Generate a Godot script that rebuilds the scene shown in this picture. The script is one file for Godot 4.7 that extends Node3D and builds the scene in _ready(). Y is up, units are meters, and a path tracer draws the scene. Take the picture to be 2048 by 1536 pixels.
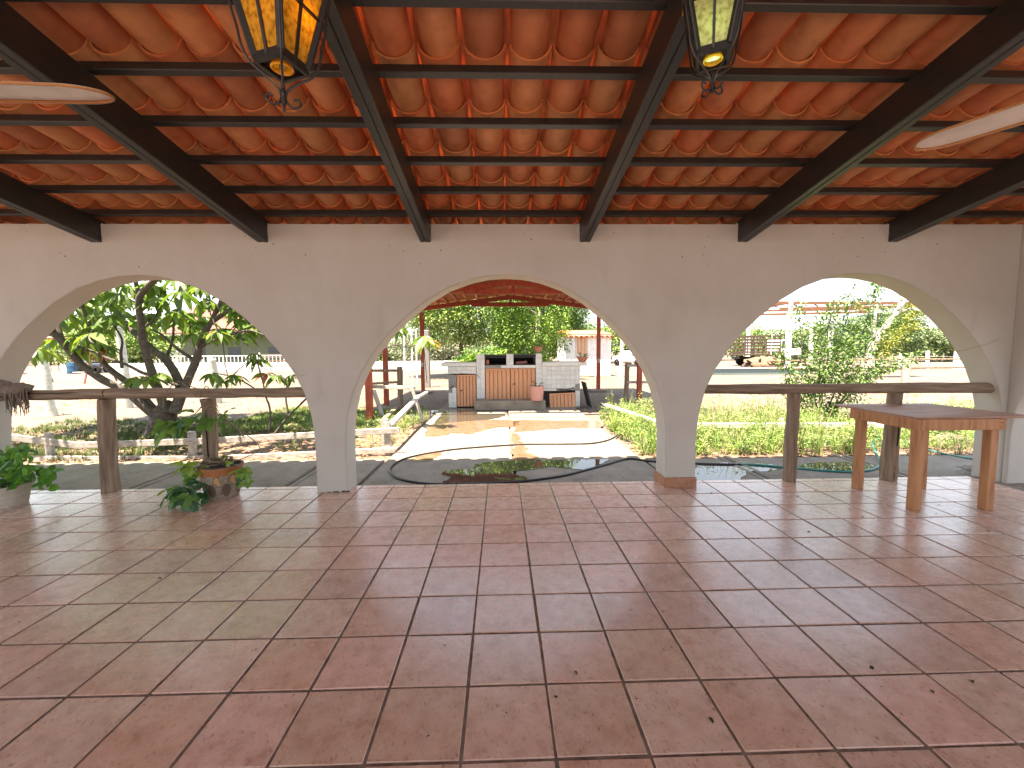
extends Node3D
# A tiled patio seen through its arches. Units metres, y up; the patio floor is y = 0, the yard lies a little lower.

const T := 0.33
const F := 841.3
const EYE := Vector3(0, 1.4055, 0)
const YARD := -0.06
var rng := RandomNumberGenerator.new()
var M := {}
var used := {}
var cam: Camera3D


class G:
	var v := PackedVector3Array()
	var n := PackedVector3Array()
	var t := PackedVector2Array()

	func tri(a: Vector3, b: Vector3, c: Vector3, na: Vector3, nb: Vector3, nc: Vector3, ua := Vector2.ZERO, ub := Vector2.ZERO, uc := Vector2.ZERO) -> void:
		if (c - a).cross(b - a).dot(na + nb + nc) >= 0.0:
			v.append_array([a, b, c]); n.append_array([na, nb, nc]); t.append_array([ua, ub, uc])
		else:
			v.append_array([a, c, b]); n.append_array([na, nc, nb]); t.append_array([ua, uc, ub])

	func quad(a: Vector3, b: Vector3, c: Vector3, d: Vector3, out := Vector3.ZERO) -> void:
		var m := (c - a).cross(b - a) + (d - a).cross(c - a)
		if out != Vector3.ZERO and m.dot(out) < 0.0:
			m = -m
		m = m.normalized()
		tri(a, b, c, m, m, m); tri(a, c, d, m, m, m)

	func box(c: Vector3, s: Vector3, ch := 0.0, b := Basis.IDENTITY) -> void:
		var h := s * 0.5
		ch = minf(ch, minf(h.x, minf(h.y, h.z)) * 0.9)
		for k in 3:
			var l := (k + 1) % 3
			var m := (k + 2) % 3
			for sg in [-1.0, 1.0]:
				var q: Array[Vector3] = []
				for e in [[-1.0, -1.0], [1.0, -1.0], [1.0, 1.0], [-1.0, 1.0]]:
					var p := Vector3.ZERO
					p[k] = sg * h[k]; p[l] = e[0] * (h[l] - ch); p[m] = e[1] * (h[m] - ch)
					q.append(c + b * p)
				var o := Vector3.ZERO
				o[k] = sg
				quad(q[0], q[1], q[2], q[3], b * o)
		if ch <= 0.0:
			return
		for k in 3:
			var l := (k + 1) % 3
			var m := (k + 2) % 3
			for sl in [-1.0, 1.0]:
				for sm in [-1.0, 1.0]:
					var q: Array[Vector3] = []
					for e in [[-1.0, 0], [1.0, 0], [1.0, 1], [-1.0, 1]]:
						var p := Vector3.ZERO
						p[k] = e[0] * (h[k] - ch)
						p[l] = sl * (h[l] - (ch if e[1] == 0 else 0.0)); p[m] = sm * (h[m] - (0.0 if e[1] == 0 else ch))
						q.append(c + b * p)
					var o := Vector3.ZERO
					o[l] = sl; o[m] = sm
					quad(q[0], q[1], q[2], q[3], b * o)
		for sx in [-1.0, 1.0]:
			for sy in [-1.0, 1.0]:
				for sz in [-1.0, 1.0]:
					var p := Vector3(sx * h.x, sy * h.y, sz * h.z)
					var o: Vector3 = b * Vector3(sx, sy, sz).normalized()
					tri(c + b * (p - Vector3(0, sy, sz) * ch), c + b * (p - Vector3(sx, 0, sz) * ch), c + b * (p - Vector3(sx, sy, 0) * ch), o, o, o)

	func bar(a: Vector3, b: Vector3, w: float, h: float, ch := 0.0, up := Vector3.UP) -> void:
		var z := (b - a).normalized()
		if absf(z.dot(up)) > 0.99:
			up = Vector3.BACK
		var x := up.cross(z).normalized()
		box((a + b) * 0.5, Vector3(w, h, a.distance_to(b)), ch, Basis(x, z.cross(x), z))

	func tube(p: Array, r: Array, sides := 8, bump := 0.0, sd := 0) -> void:
		var frames: Array[Basis] = []
		var rings: Array = []
		var x := Vector3.ZERO
		var f := FastNoiseLite.new()
		f.seed = sd
		f.frequency = 3.0
		for i in p.size():
			var d: Vector3 = (p[mini(i + 1, p.size() - 1)] - p[maxi(i - 1, 0)]).normalized()
			if x == Vector3.ZERO:
				x = d.cross(Vector3.UP if absf(d.y) < 0.9 else Vector3.RIGHT).normalized()
			x = (x - d * x.dot(d)).normalized()
			frames.append(Basis(x, d.cross(x), d))
			var ring: Array[Vector3] = []
			for k in sides:
				var a := TAU * k / sides
				var o := frames[i].x * cos(a) + frames[i].y * sin(a)
				var rr: float = r[mini(i, r.size() - 1)]
				if bump > 0.0:
					var q: Vector3 = p[i] + o * 0.5
					rr *= 1.0 + bump * f.get_noise_3d(q.x * 2.0, q.y * 2.0, q.z * 2.0)
				ring.append(o * rr)
			rings.append(ring)
		for i in p.size() - 1:
			for k in sides:
				var j := (k + 1) % sides
				var a: Vector3 = rings[i][k]
				var b: Vector3 = rings[i][j]
				var c: Vector3 = rings[i + 1][j]
				var d: Vector3 = rings[i + 1][k]
				var u0 := Vector2(float(k) / sides, i)
				tri(p[i] + a, p[i] + b, p[i + 1] + c, a.normalized(), b.normalized(), c.normalized(), u0, u0, u0)
				tri(p[i] + a, p[i + 1] + c, p[i + 1] + d, a.normalized(), c.normalized(), d.normalized(), u0, u0, u0)
		for e in [0, p.size() - 1]:
			var o := -frames[e].z if e == 0 else frames[e].z
			for k in range(1, sides - 1):
				tri(p[e] + rings[e][0], p[e] + rings[e][k], p[e] + rings[e][k + 1], o, o, o)

	func lathe(c: Vector3, prof: Array, seg := 20, tilt := Basis.IDENTITY, squash := 1.0) -> void:
		for i in prof.size() - 1:
			var a: Vector2 = prof[i]
			var b: Vector2 = prof[i + 1]
			var e := (b - a).normalized()
			for k in seg:
				var q: Array[Vector3] = []
				var m: Array[Vector3] = []
				for w in [k, k + 1]:
					var an: float = TAU * w / seg
					var o := Vector3(cos(an), 0, sin(an) * squash)
					for r in [a, b]:
						q.append(c + tilt * (o * r.x + Vector3(0, r.y, 0)))
						m.append(tilt * (o * e.y - Vector3(0, e.x, 0)))
				var u := [Vector2(float(k) / seg, 1 - a.y), Vector2(float(k) / seg, 1 - b.y), Vector2(float(k + 1) / seg, 1 - a.y), Vector2(float(k + 1) / seg, 1 - b.y)]
				if a.x > 0.0001:
					tri(q[0], q[2], q[3] if b.x > 0.0001 else q[1], m[0], m[2], m[3], u[0], u[2], u[3])
				if b.x > 0.0001:
					tri(q[0], q[3], q[1], m[0], m[3], m[1], u[0], u[3], u[1])

	func sheet(poly: PackedVector2Array, y: float) -> void:   # x, z outline laid flat
		var ix := Geometry2D.triangulate_polygon(poly)
		for i in range(0, ix.size(), 3):
			var a := poly[ix[i]]
			var b := poly[ix[i + 1]]
			var c := poly[ix[i + 2]]
			tri(Vector3(a.x, y, a.y), Vector3(b.x, y, b.y), Vector3(c.x, y, c.y), Vector3.UP, Vector3.UP, Vector3.UP)

	func slab(poly: PackedVector2Array, y0: float, y1: float) -> void:
		sheet(poly, y1)
		for i in poly.size():
			var a := poly[i]
			var b := poly[(i + 1) % poly.size()]
			var o := Vector3(b.y - a.y, 0, a.x - b.x) * (-1.0 if Geometry2D.is_polygon_clockwise(poly) else 1.0)
			quad(Vector3(a.x, y0, a.y), Vector3(b.x, y0, b.y), Vector3(b.x, y1, b.y), Vector3(a.x, y1, a.y), o)

	func lump(c: Vector3, r: Vector3, sd := 1, rough := 0.25, b := Basis.IDENTITY, seg := 8) -> void:
		var f := FastNoiseLite.new()
		f.seed = sd
		f.frequency = 0.9
		var pts := []
		for i in seg + 1:
			var row := []
			for k in seg * 2:
				var la := PI * (float(i) / seg - 0.5)
				var lo := TAU * k / (seg * 2)
				var o := Vector3(cos(la) * cos(lo), sin(la), cos(la) * sin(lo))
				row.append(o * (1.0 + rough * f.get_noise_3dv(o * 1.4)))
			pts.append(row)
		for i in seg:
			for k in seg * 2:
				var j := (k + 1) % (seg * 2)
				var q := [pts[i][k], pts[i][j], pts[i + 1][j], pts[i + 1][k]]
				for w in [[0, 1, 2], [0, 2, 3]]:
					var a: Vector3 = q[w[0]]
					var d: Vector3 = q[w[1]]
					var e: Vector3 = q[w[2]]
					if (e - a).cross(d - a).length() > 1e-7:
						tri(c + b * (a * r), c + b * (d * r), c + b * (e * r), b * (a / r).normalized(), b * (d / r).normalized(), b * (e / r).normalized())

	func leaf(length: float, width: float, fold := 0.25, droop := 0.2, o := Transform3D.IDENTITY, seg := 4, lobes := 0.0) -> void:
		var mid: Array[Vector3] = []
		var rim: Array[Vector2] = []
		for i in seg + 1:
			var u := float(i) / seg
			mid.append(Vector3(0, -droop * length * u * u, length * u))
			var w := sin(PI * pow(u, 0.8)) * width * 0.5
			if lobes > 0.0:
				w *= 1.0 + lobes * sin(u * 14.0)
			rim.append(Vector2(w, fold * w))
		for i in seg:
			for s in [-1.0, 1.0]:
				var a := o * mid[i]
				var b := o * mid[i + 1]
				var c := o * (mid[i + 1] + Vector3(s * rim[i + 1].x, rim[i + 1].y, 0))
				var d := o * (mid[i] + Vector3(s * rim[i].x, rim[i].y, 0))
				var m: Vector3 = (c - a).cross(b - a)
				if m.length() < 1e-9:
					m = (d - a).cross(c - a)
				m = m.normalized()
				if m.dot(o.basis.y) < 0.0:
					m = -m
				if rim[i + 1].x > 1e-4:
					tri(a, b, c, m, m, m)
				if rim[i].x > 1e-4:
					tri(a, c, d, m, m, m)

	func mesh() -> ArrayMesh:
		var a := []
		a.resize(Mesh.ARRAY_MAX)
		a[Mesh.ARRAY_VERTEX] = v; a[Mesh.ARRAY_NORMAL] = n; a[Mesh.ARRAY_TEX_UV] = t
		var m := ArrayMesh.new()
		m.add_surface_from_arrays(Mesh.PRIMITIVE_TRIANGLES, a)
		return m


# ---- naming, tagging, parenting
func numbered(called: String, parent: Node) -> String:
	var k := str(parent.get_instance_id()) + called
	used[k] = used.get(k, -1) + 1
	return called if used[k] == 0 else "%s_%03d" % [called, used[k]]

func tag(o: Node, label := "", category := "", group := "", kind := "") -> Node:
	for e in [["label", label], ["category", category], ["group", group], ["kind", kind]]:
		if e[1]:
			o.set_meta(e[0], e[1])
	return o

func thing(called: String, label: String, category: String, where := Vector3.ZERO, group := "", turn := 0.0) -> Node3D:
	var o := Node3D.new()
	o.name = numbered(called, self)
	add_child(o, true)
	o.position = where
	o.rotation.y = turn
	tag(o, label, category, group)
	return o

func put(called: String, what, m: Material, parent: Node = self, x := Transform3D.IDENTITY) -> MeshInstance3D:
	var o := MeshInstance3D.new()
	o.name = numbered(called, parent)
	o.mesh = what.mesh() if what is G else what
	o.material_override = m
	o.transform = x
	parent.add_child(o, true)
	return o

func struct(called: String, what, m: Material) -> MeshInstance3D:
	var o := put(called, what, m)
	o.set_meta("kind", "structure")
	return o

func copy_of(o: Node3D, called: String, where: Vector3, label: String, turn := 0.0) -> Node3D:
	var c: Node3D = o.duplicate()
	c.name = numbered(called, self)
	add_child(c, true)
	c.position = where
	c.rotation.y = turn
	c.set_meta("label", label)
	return c

func scatter(called: String, mesh: Mesh, m: Material, where: Array, tints: Array, parent: Node = self) -> MultiMeshInstance3D:
	var mm := MultiMesh.new()
	mm.transform_format = MultiMesh.TRANSFORM_3D
	mm.use_colors = tints.size() > 0
	mm.mesh = mesh
	mm.instance_count = where.size()
	for i in where.size():
		mm.set_instance_transform(i, where[i])
		if tints.size():
			mm.set_instance_color(i, tints[i % tints.size()] if tints.size() < where.size() else tints[i])
	var o := MultiMeshInstance3D.new()
	o.name = numbered(called, parent)
	o.multimesh = mm
	o.material_override = m
	o.set_meta("kind", "stuff")
	parent.add_child(o, true)
	return o


# ---- where a point of the place lies that the photograph shows at (x, y)
func ray(x: float, y: float) -> Vector3:
	return cam.basis * Vector3((x - 1024.0) / F, (768.0 - y) / F, -1.0)

func at(x: float, y: float, z: float) -> Vector3:
	var d := ray(x, y)
	return EYE + d * (z / d.z)

func on(x: float, y: float, h := YARD) -> Vector3:
	var d := ray(x, y)
	return EYE + d * ((h - EYE.y) / d.y)

func flat(pts: Array, h := YARD) -> PackedVector2Array:
	var r := PackedVector2Array()
	for p in pts:
		var q := on(p[0], p[1], h)
		r.append(Vector2(q.x, q.z))
	return r

func wavy(poly: PackedVector2Array, amount := 0.05, sd := 3) -> PackedVector2Array:   # a smooth, uneven outline through the points
	var f := FastNoiseLite.new()
	f.seed = sd
	f.frequency = 1.6
	var r := PackedVector2Array()
	var c := poly.size()
	for i in c:
		for k in 6:
			var p := poly[i].cubic_interpolate(poly[(i + 1) % c], poly[(i - 1 + c) % c], poly[(i + 2) % c], k / 6.0)
			r.append(p + Vector2(f.get_noise_2d(p.x * 2.0, p.y * 2.0), f.get_noise_2d(p.x * 2.0 + 50.0, p.y * 2.0)) * amount)
	return r

func smooth(p: Array, per := 6) -> Array:
	var r := []
	for i in p.size() - 1:
		for k in per:
			r.append(p[i].cubic_interpolate(p[i + 1], p[maxi(i - 1, 0)], p[mini(i + 2, p.size() - 1)], float(k) / per))
	r.append(p[-1])
	return r

func R(a: float, b: float) -> float:
	return rng.randf_range(a, b)


# ---- materials
func lin(c) -> Color:
	return (c if c is Color else Color(c[0], c[1], c[2])).linear_to_srgb()

func noise(sd: int, freq: float, stops: Array, oct := 4, size := 512, kind := FastNoiseLite.TYPE_SIMPLEX_SMOOTH) -> NoiseTexture2D:
	var f := FastNoiseLite.new()
	f.seed = sd
	f.frequency = freq
	f.fractal_octaves = oct
	f.noise_type = kind
	var t := NoiseTexture2D.new()
	t.width = size
	t.height = size
	t.seamless = true
	t.noise = f
	var g := Gradient.new()
	g.offsets = PackedFloat32Array(range(stops.size()).map(func(i): return float(i) / maxi(stops.size() - 1, 1)))
	g.colors = PackedColorArray(stops.map(func(s): return lin(s) if s is Array else Color(s, s, s)))
	t.color_ramp = g
	return t

func plain(c, rough := 0.7, metal := 0.0) -> StandardMaterial3D:
	var m := StandardMaterial3D.new()
	m.albedo_color = lin(c)
	m.roughness = rough
	m.metallic = metal
	return m

# stops: base colours from the low to the high of the noise; rep: repeats per metre
func surf(stops: Array, rep: float, rough: float, freq := 0.012, oct := 5, bump := 0.0, bumpfreq := 0.05, sd := 1, stretch := Vector3.ONE, size := 512) -> StandardMaterial3D:
	var m := StandardMaterial3D.new()
	m.roughness = rough
	m.albedo_texture = noise(sd, freq, stops, oct, size)
	m.uv1_triplanar = true
	m.uv1_world_triplanar = true
	m.uv1_scale = stretch * rep
	if bump > 0.0:
		m.heightmap_enabled = true
		m.heightmap_scale = bump
		m.heightmap_texture = noise(sd + 40, bumpfreq, [0.0, 1.0], 4, 512)
	return m

func scuffed(m: StandardMaterial3D, sd: int, freq: float, stops: Array, scale: Vector3) -> void:   # a second, finer pattern over the base colour
	m.detail_enabled = true
	m.detail_blend_mode = BaseMaterial3D.BLEND_MODE_MUL
	m.detail_albedo = noise(sd, freq, stops, 6, 512)
	m.detail_uv_layer = BaseMaterial3D.DETAIL_UV_2
	m.uv2_triplanar = true
	m.uv2_world_triplanar = true
	m.uv2_scale = scale

func green(back: Array, rough := 0.5) -> StandardMaterial3D:
	var m := StandardMaterial3D.new()
	m.vertex_color_use_as_albedo = true
	m.roughness = rough
	m.backlight_enabled = true
	m.backlight = lin(back)
	return m


func _ready() -> void:
	rng.seed = 20240607
	cam = Camera3D.new()
	cam.name = "camera"
	cam.position = EYE
	cam.rotation = Vector3(-0.0774, -0.0258, -0.0072)
	cam.fov = rad_to_deg(2.0 * atan(768.0 / F))
	cam.near = 0.05
	cam.far = 600.0
	add_child(cam)
	cam.make_current()
	var env := Environment.new()
	env.background_mode = Environment.BG_SKY
	var sm := ProceduralSkyMaterial.new()
	sm.sky_top_color = Color(0.46, 0.51, 0.57)
	sm.sky_horizon_color = Color(0.57, 0.58, 0.575)
	sm.sky_curve = 0.16
	sm.ground_horizon_color = Color(0.50, 0.48, 0.44)
	sm.ground_bottom_color = Color(0.36, 0.32, 0.27)
	sm.sun_angle_max = 12.0
	sm.sky_cover = noise(12, 0.006, [0.0, 0.0, 0.2, 0.6, 1.0], 5, 512)
	sm.sky_cover_modulate = Color(1, 1, 1, 0.35)
	sm.energy_multiplier = 1.1
	var sky := Sky.new()
	sky.sky_material = sm
	env.sky = sky
	env.ambient_light_source = Environment.AMBIENT_SOURCE_SKY
	env.tonemap_mode = Environment.TONE_MAPPER_LINEAR
	env.tonemap_exposure = 6.7
	env.sdfgi_enabled = true
	env.ssao_enabled = true
	env.ssil_enabled = true
	var we := WorldEnvironment.new()
	we.name = "world_environment"
	we.environment = env
	add_child(we)
	var sun := DirectionalLight3D.new()
	sun.name = "sun"
	sun.light_energy = 1.4
	sun.light_color = Color(1.0, 0.93, 0.84)
	sun.light_angular_distance = 0.5
	sun.shadow_enabled = true
	sun.look_at_from_position(Vector3.ZERO, Vector3(0.17, -1.0, -0.20), Vector3.BACK)
	add_child(sun)
	materials()
	yard()
	patio_floor()
	arcade()
	roof()
	railings()
	table()
	lanterns_and_fans()
	potted_plants()
	floor_bits()
	M.red = plain([0.3, 0.05, 0.02])
	M.rustwood = plain([0.13, 0.05, 0.03], 0.8)
	barbecue()
	yard_pots()
	shelter()
	hut()
	low_fences()
	hoses()
	water()
	plumerias()
	ground_cover()
	trees()
	far_left()
	far_right()


func lanterns_and_fans() -> void:
	lantern("hanging_lantern", "black iron lantern with glowing amber panes turned corner first, left of the centre", at(568, 215, -1.5), PI / 4 + 0.44, 0.66, Color(1.0, 0.78, 0.42), 0.0042, Vector3(0.03, 0.30, 0.03))
	lantern("hanging_lantern", "black iron lantern with pale greenish lit panes facing squarely, right of the centre", at(1424, 187, -1.71), -0.45, 0.45, Color(0.88, 1.0, 0.82), 0.0036, Vector3(0.0, 0.22, 0.0))
	fan("white fan blade with rusty edge reaching in at the left edge of roof", on(219, 190, 2.08), Vector3(1, 0, -0.03).normalized(), 2.95)
	fan("white fan blade with tan edge reaching in at the right edge of roof", on(1830, 296, 2.08), Vector3(-0.46, 0, -0.887), 3.05)


func materials() -> void:
	M.plaster = surf([[0.49, 0.445, 0.39], [0.52, 0.475, 0.42], [0.53, 0.49, 0.435], [0.55, 0.51, 0.46]], 0.35, 0.85, 0.006, 5, 0.25, 0.02, 3)
	scuffed(M.plaster, 301, 0.008, [0.955, 0.985, 1.0, 1.0, 1.0, 0.99, 1.0], Vector3(0.5, 0.3, 0.5))
	M.iron = surf([[0.010, 0.0095, 0.009], [0.016, 0.015, 0.0135], [0.034, 0.031, 0.028]], 0.8, 0.42, 0.03, 5, 0.02, 0.1, 5, Vector3(6, 6, 0.6))
	M.iron.metallic_specular = 0.6
	M.mould = plain([0.07, 0.055, 0.045], 0.95)
	M.hairline = plain([0.20, 0.17, 0.145], 0.95)
	M.grout = surf([[0.08, 0.058, 0.042], [0.19, 0.14, 0.105], [0.28, 0.22, 0.17]], 1.0, 0.95, 0.02)
	M.concrete = surf([[0.15, 0.12, 0.09], [0.21, 0.172, 0.135], [0.235, 0.195, 0.155], [0.28, 0.235, 0.19]], 0.45, 0.85, 0.012, 6, 0.15, 0.08, 7)
	scuffed(M.concrete, 302, 0.03, [0.62, 0.86, 1.0, 1.0, 1.0, 0.94, 1.0], Vector3.ONE * 1.1)
	M.sand = surf([[0.11, 0.078, 0.058], [0.14, 0.104, 0.08], [0.155, 0.117, 0.091], [0.175, 0.135, 0.107]], 0.12, 0.97, 0.01, 6, 2.0, 0.06, 9)
	M.skirt = surf([[0.28, 0.12, 0.06], [0.40, 0.19, 0.10], [0.46, 0.25, 0.15]], 1.5, 0.45, 0.02, 4, 0.0, 0.05, 11)


func yard() -> void:
	var g := G.new()
	g.quad(Vector3(-260, YARD, 60), Vector3(260, YARD, 60), Vector3(260, YARD, -320), Vector3(-260, YARD, -320), Vector3.UP)
	struct("ground", g, M.sand)
	# the walk along the outside of the arcade, cast in bays with mortared joints
	var walk := Node3D.new()
	walk.name = "walkway"
	add_child(walk)
	walk.set_meta("kind", "structure")
	var joints := [-9.0, -6.1, -3.95, -2.32, -1.56, 1.86, 2.95, 4.55, 6.4, 9.0]
	for i in joints.size() - 1:
		if i == 4:
			continue
		var far := -5.62 if joints[i] < 0.0 else -5.40
		var s := G.new()
		var x0: float = joints[i] + 0.02
		var x1: float = joints[i + 1] - 0.02
		s.box(Vector3((x0 + x1) * 0.5, -0.09, (far - 4.43) * 0.5), Vector3(x1 - x0, 0.13, -4.43 - far), 0.008)
		put("slab", s, M.concrete, walk)
	for x in [-6.1, -3.95, -2.32, 2.95, 4.55, 6.4]:
		var s := G.new()
		for d in [-0.055, 0.055]:
			s.box(Vector3(x + d, -0.021, -4.98), Vector3(0.05, 0.01, 1.05), 0.004)
		put("mortar_strip", s, M.concrete, walk)
	var path := Node3D.new()
	path.name = "path"
	add_child(path)
	path.set_meta("kind", "structure")
	for e in [[-1.53, 0.14], [0.165, 1.85]]:
		var s := G.new()
		s.box(Vector3((e[0] + e[1]) * 0.5, -0.09, -6.69), Vector3(e[1] - e[0], 0.13, 4.52), 0.01)
		put("slab", s, M.concrete, path)
		s = G.new()
		s.box(Vector3((e[0] + e[1]) * 0.5, -0.091 if e[0] < 0.0 else -0.07, -11.2), Vector3(e[1] - e[0], 0.13, 4.47), 0.012)
		put("slab", s, M.concrete, path)


func patio_floor() -> void:
	var fl := Node3D.new()
	fl.name = "patio_floor"
	add_child(fl)
	fl.set_meta("kind", "structure")
	var g := G.new()
	g.box(Vector3(-1.2, -0.06, 0.04), Vector3(13.4, 0.112, 8.9))
	put("grout_bed", g, M.grout, fl)
	var mats := []
	var base := surf([[0.46, 0.275, 0.195], [0.59, 0.385, 0.29], [0.64, 0.435, 0.335], [0.67, 0.465, 0.365], [0.73, 0.53, 0.43]], 0.9, 0.34, 0.016, 6, 0.06, 0.05, 21)
	base.roughness_texture = noise(66, 0.02, [0.55, 0.75, 1.0], 5)
	base.clearcoat_enabled = true
	base.clearcoat = 0.5
	base.clearcoat_roughness = 0.22
	base.roughness = 0.36
	scuffed(base, 303, 0.035, [[0.34, 0.27, 0.23], [0.66, 0.58, 0.53], [0.96, 0.93, 0.91], [1, 1, 1], [1, 1, 1], [1, 0.99, 0.97], [0.88, 0.84, 0.80], [1, 1, 1]], Vector3(2.3, 2.3, 1.5))
	for i in 7:
		var m: StandardMaterial3D = base.duplicate()
		m.uv2_offset = Vector3(0.21 * i, 0.3 * i, 0.43 * i)
		m.uv1_offset = Vector3(0.37 * i, 0.61 * i, 0.23 * i)
		var k := [1.0, 0.97, 1.03, 0.98, 1.01, 0.95, 1.0]
		m.albedo_color = Color(k[i], k[i] * [1.0, 1.0, 0.98, 0.97, 1.02, 0.99, 0.96][i], k[i] * [1.0, 0.98, 1.0, 0.95, 1.03, 1.0, 0.94][i])
		mats.append(m)
	M.floor = mats[0]
	g = G.new()
	g.box(Vector3(0, -0.006, 0), Vector3(T - 0.012, 0.012, T - 0.012), 0.003)
	var tile := g.mesh()
	g = G.new()
	g.box(Vector3(0, -0.006, 0), Vector3(T - 0.012, 0.012, 0.082), 0.003)
	var cut := g.mesh()
	var rest := []
	for c in range(-20, 17):
		for r in range(0, 27):
			var z := -(13.0797 - r - 0.5) * T
			var x := (c + 0.5 - 1.4594) * T
			if x > 5.5 or x < -7.6:
				continue
			var tip := Transform3D(Basis.from_euler(Vector3(R(-0.004, 0.004), R(-0.006, 0.006), R(-0.004, 0.004))), Vector3(x + R(-0.0015, 0.0015), R(-0.0012, 0.0012), z + R(-0.0015, 0.0015)))
			if z < -1.1 and absf(x) < 1.28 * -z + 0.35:
				put("floor_tile", tile, mats[rng.randi() % 7], fl, tip)
			else:
				rest.append(tip)
		var xe := (c + 0.5 - 1.4594) * T
		put("floor_tile", cut, mats[rng.randi() % 7], fl, Transform3D(Basis.IDENTITY, Vector3(xe, 0.0, -4.362)))
	scatter("floor_tiles", tile, mats[0], rest, [], fl)


func arch_points(cx: float, grow: float) -> Array:
	var r := []
	for q in [[1.62, 0.0], [1.62, 0.30], [1.62, 0.56], [1.595, 0.80], [1.535, 1.03], [1.44, 1.24], [1.31, 1.44], [1.165, 1.615], [1.0, 1.77], [0.80, 1.93], [0.58, 2.06], [0.36, 2.14], [0.18, 2.178]]:
		r.append(Vector2(-q[0], q[1]))
	r.append(Vector2(0, 2.19))
	for i in range(12, -1, -1):
		r.append(Vector2(-r[i].x, r[i].y))
	var s := []
	for i in r.size():
		var a: Vector2 = r[maxi(i - 1, 0)]
		var b: Vector2 = r[mini(i + 1, r.size() - 1)]
		var o := Vector2(-(b.y - a.y), b.x - a.x).normalized()
		s.append(r[i] + o * grow + Vector2(cx, 0))
	return s

# a wall in its own x-y plane with arches through it; z from 0 (inside) back to -deep
func arch_wall(x0: float, x1: float, top: float, deep: float, centres: Array) -> G:
	var g := G.new()
	var ch := 0.016
	var arches := centres.map(func(c): return arch_points(c, 0.0))
	var faces := centres.map(func(c): return arch_points(c, ch))
	for side in 2:
		var poly := PackedVector2Array([Vector2(x0, 0.0)])
		for a in faces:
			for p in a:
				poly.append(p)
		poly.append_array([Vector2(x1, 0.0), Vector2(x1, top), Vector2(x0, top)])
		var z := 0.0 if side == 0 else -deep
		var o := Vector3.BACK if side == 0 else Vector3.FORWARD
		var ix := Geometry2D.triangulate_polygon(poly)
		for i in range(0, ix.size(), 3):
			var q: Array[Vector3] = []
			for k in 3:
				q.append(Vector3(poly[ix[i + k]].x, poly[ix[i + k]].y, z))
			g.tri(q[0], q[1], q[2], o, o, o)
	for w in arches.size():
		var a: Array = arches[w]
		var f: Array = faces[w]
		for i in a.size() - 1:
			var n0 := Vector3(a[i].x - f[i].x, a[i].y - f[i].y, 0).normalized()
			var n1 := Vector3(a[i + 1].x - f[i + 1].x, a[i + 1].y - f[i + 1].y, 0).normalized()
			var p := [[f[i], f[i + 1], 0.0, Vector3.BACK], [a[i], a[i + 1], -ch, null], [a[i], a[i + 1], -deep + ch, null], [f[i], f[i + 1], -deep, Vector3.FORWARD]]
			for k in 3:
				var u: Array = p[k]
				var v: Array = p[k + 1]
				var q := [Vector3(u[0].x, u[0].y, u[2]), Vector3(u[1].x, u[1].y, u[2]), Vector3(v[1].x, v[1].y, v[2]), Vector3(v[0].x, v[0].y, v[2])]
				var m := [u[3] if u[3] else n0, u[3] if u[3] else n1, v[3] if v[3] else n1, v[3] if v[3] else n0]
				g.tri(q[0], q[1], q[2], m[0], m[1], m[2])
				g.tri(q[0], q[2], q[3], m[0], m[2], m[3])
	g.quad(Vector3(x0, top, 0), Vector3(x1, top, 0), Vector3(x1, top, -deep), Vector3(x0, top, -deep), Vector3.UP)
	g.quad(Vector3(x0, 0, 0), Vector3(x0, top, 0), Vector3(x0, top, -deep), Vector3(x0, 0, -deep), Vector3.LEFT)
	g.quad(Vector3(x1, 0, 0), Vector3(x1, top, 0), Vector3(x1, top, -deep), Vector3(x1, 0, -deep), Vector3.RIGHT)
	return g


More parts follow.
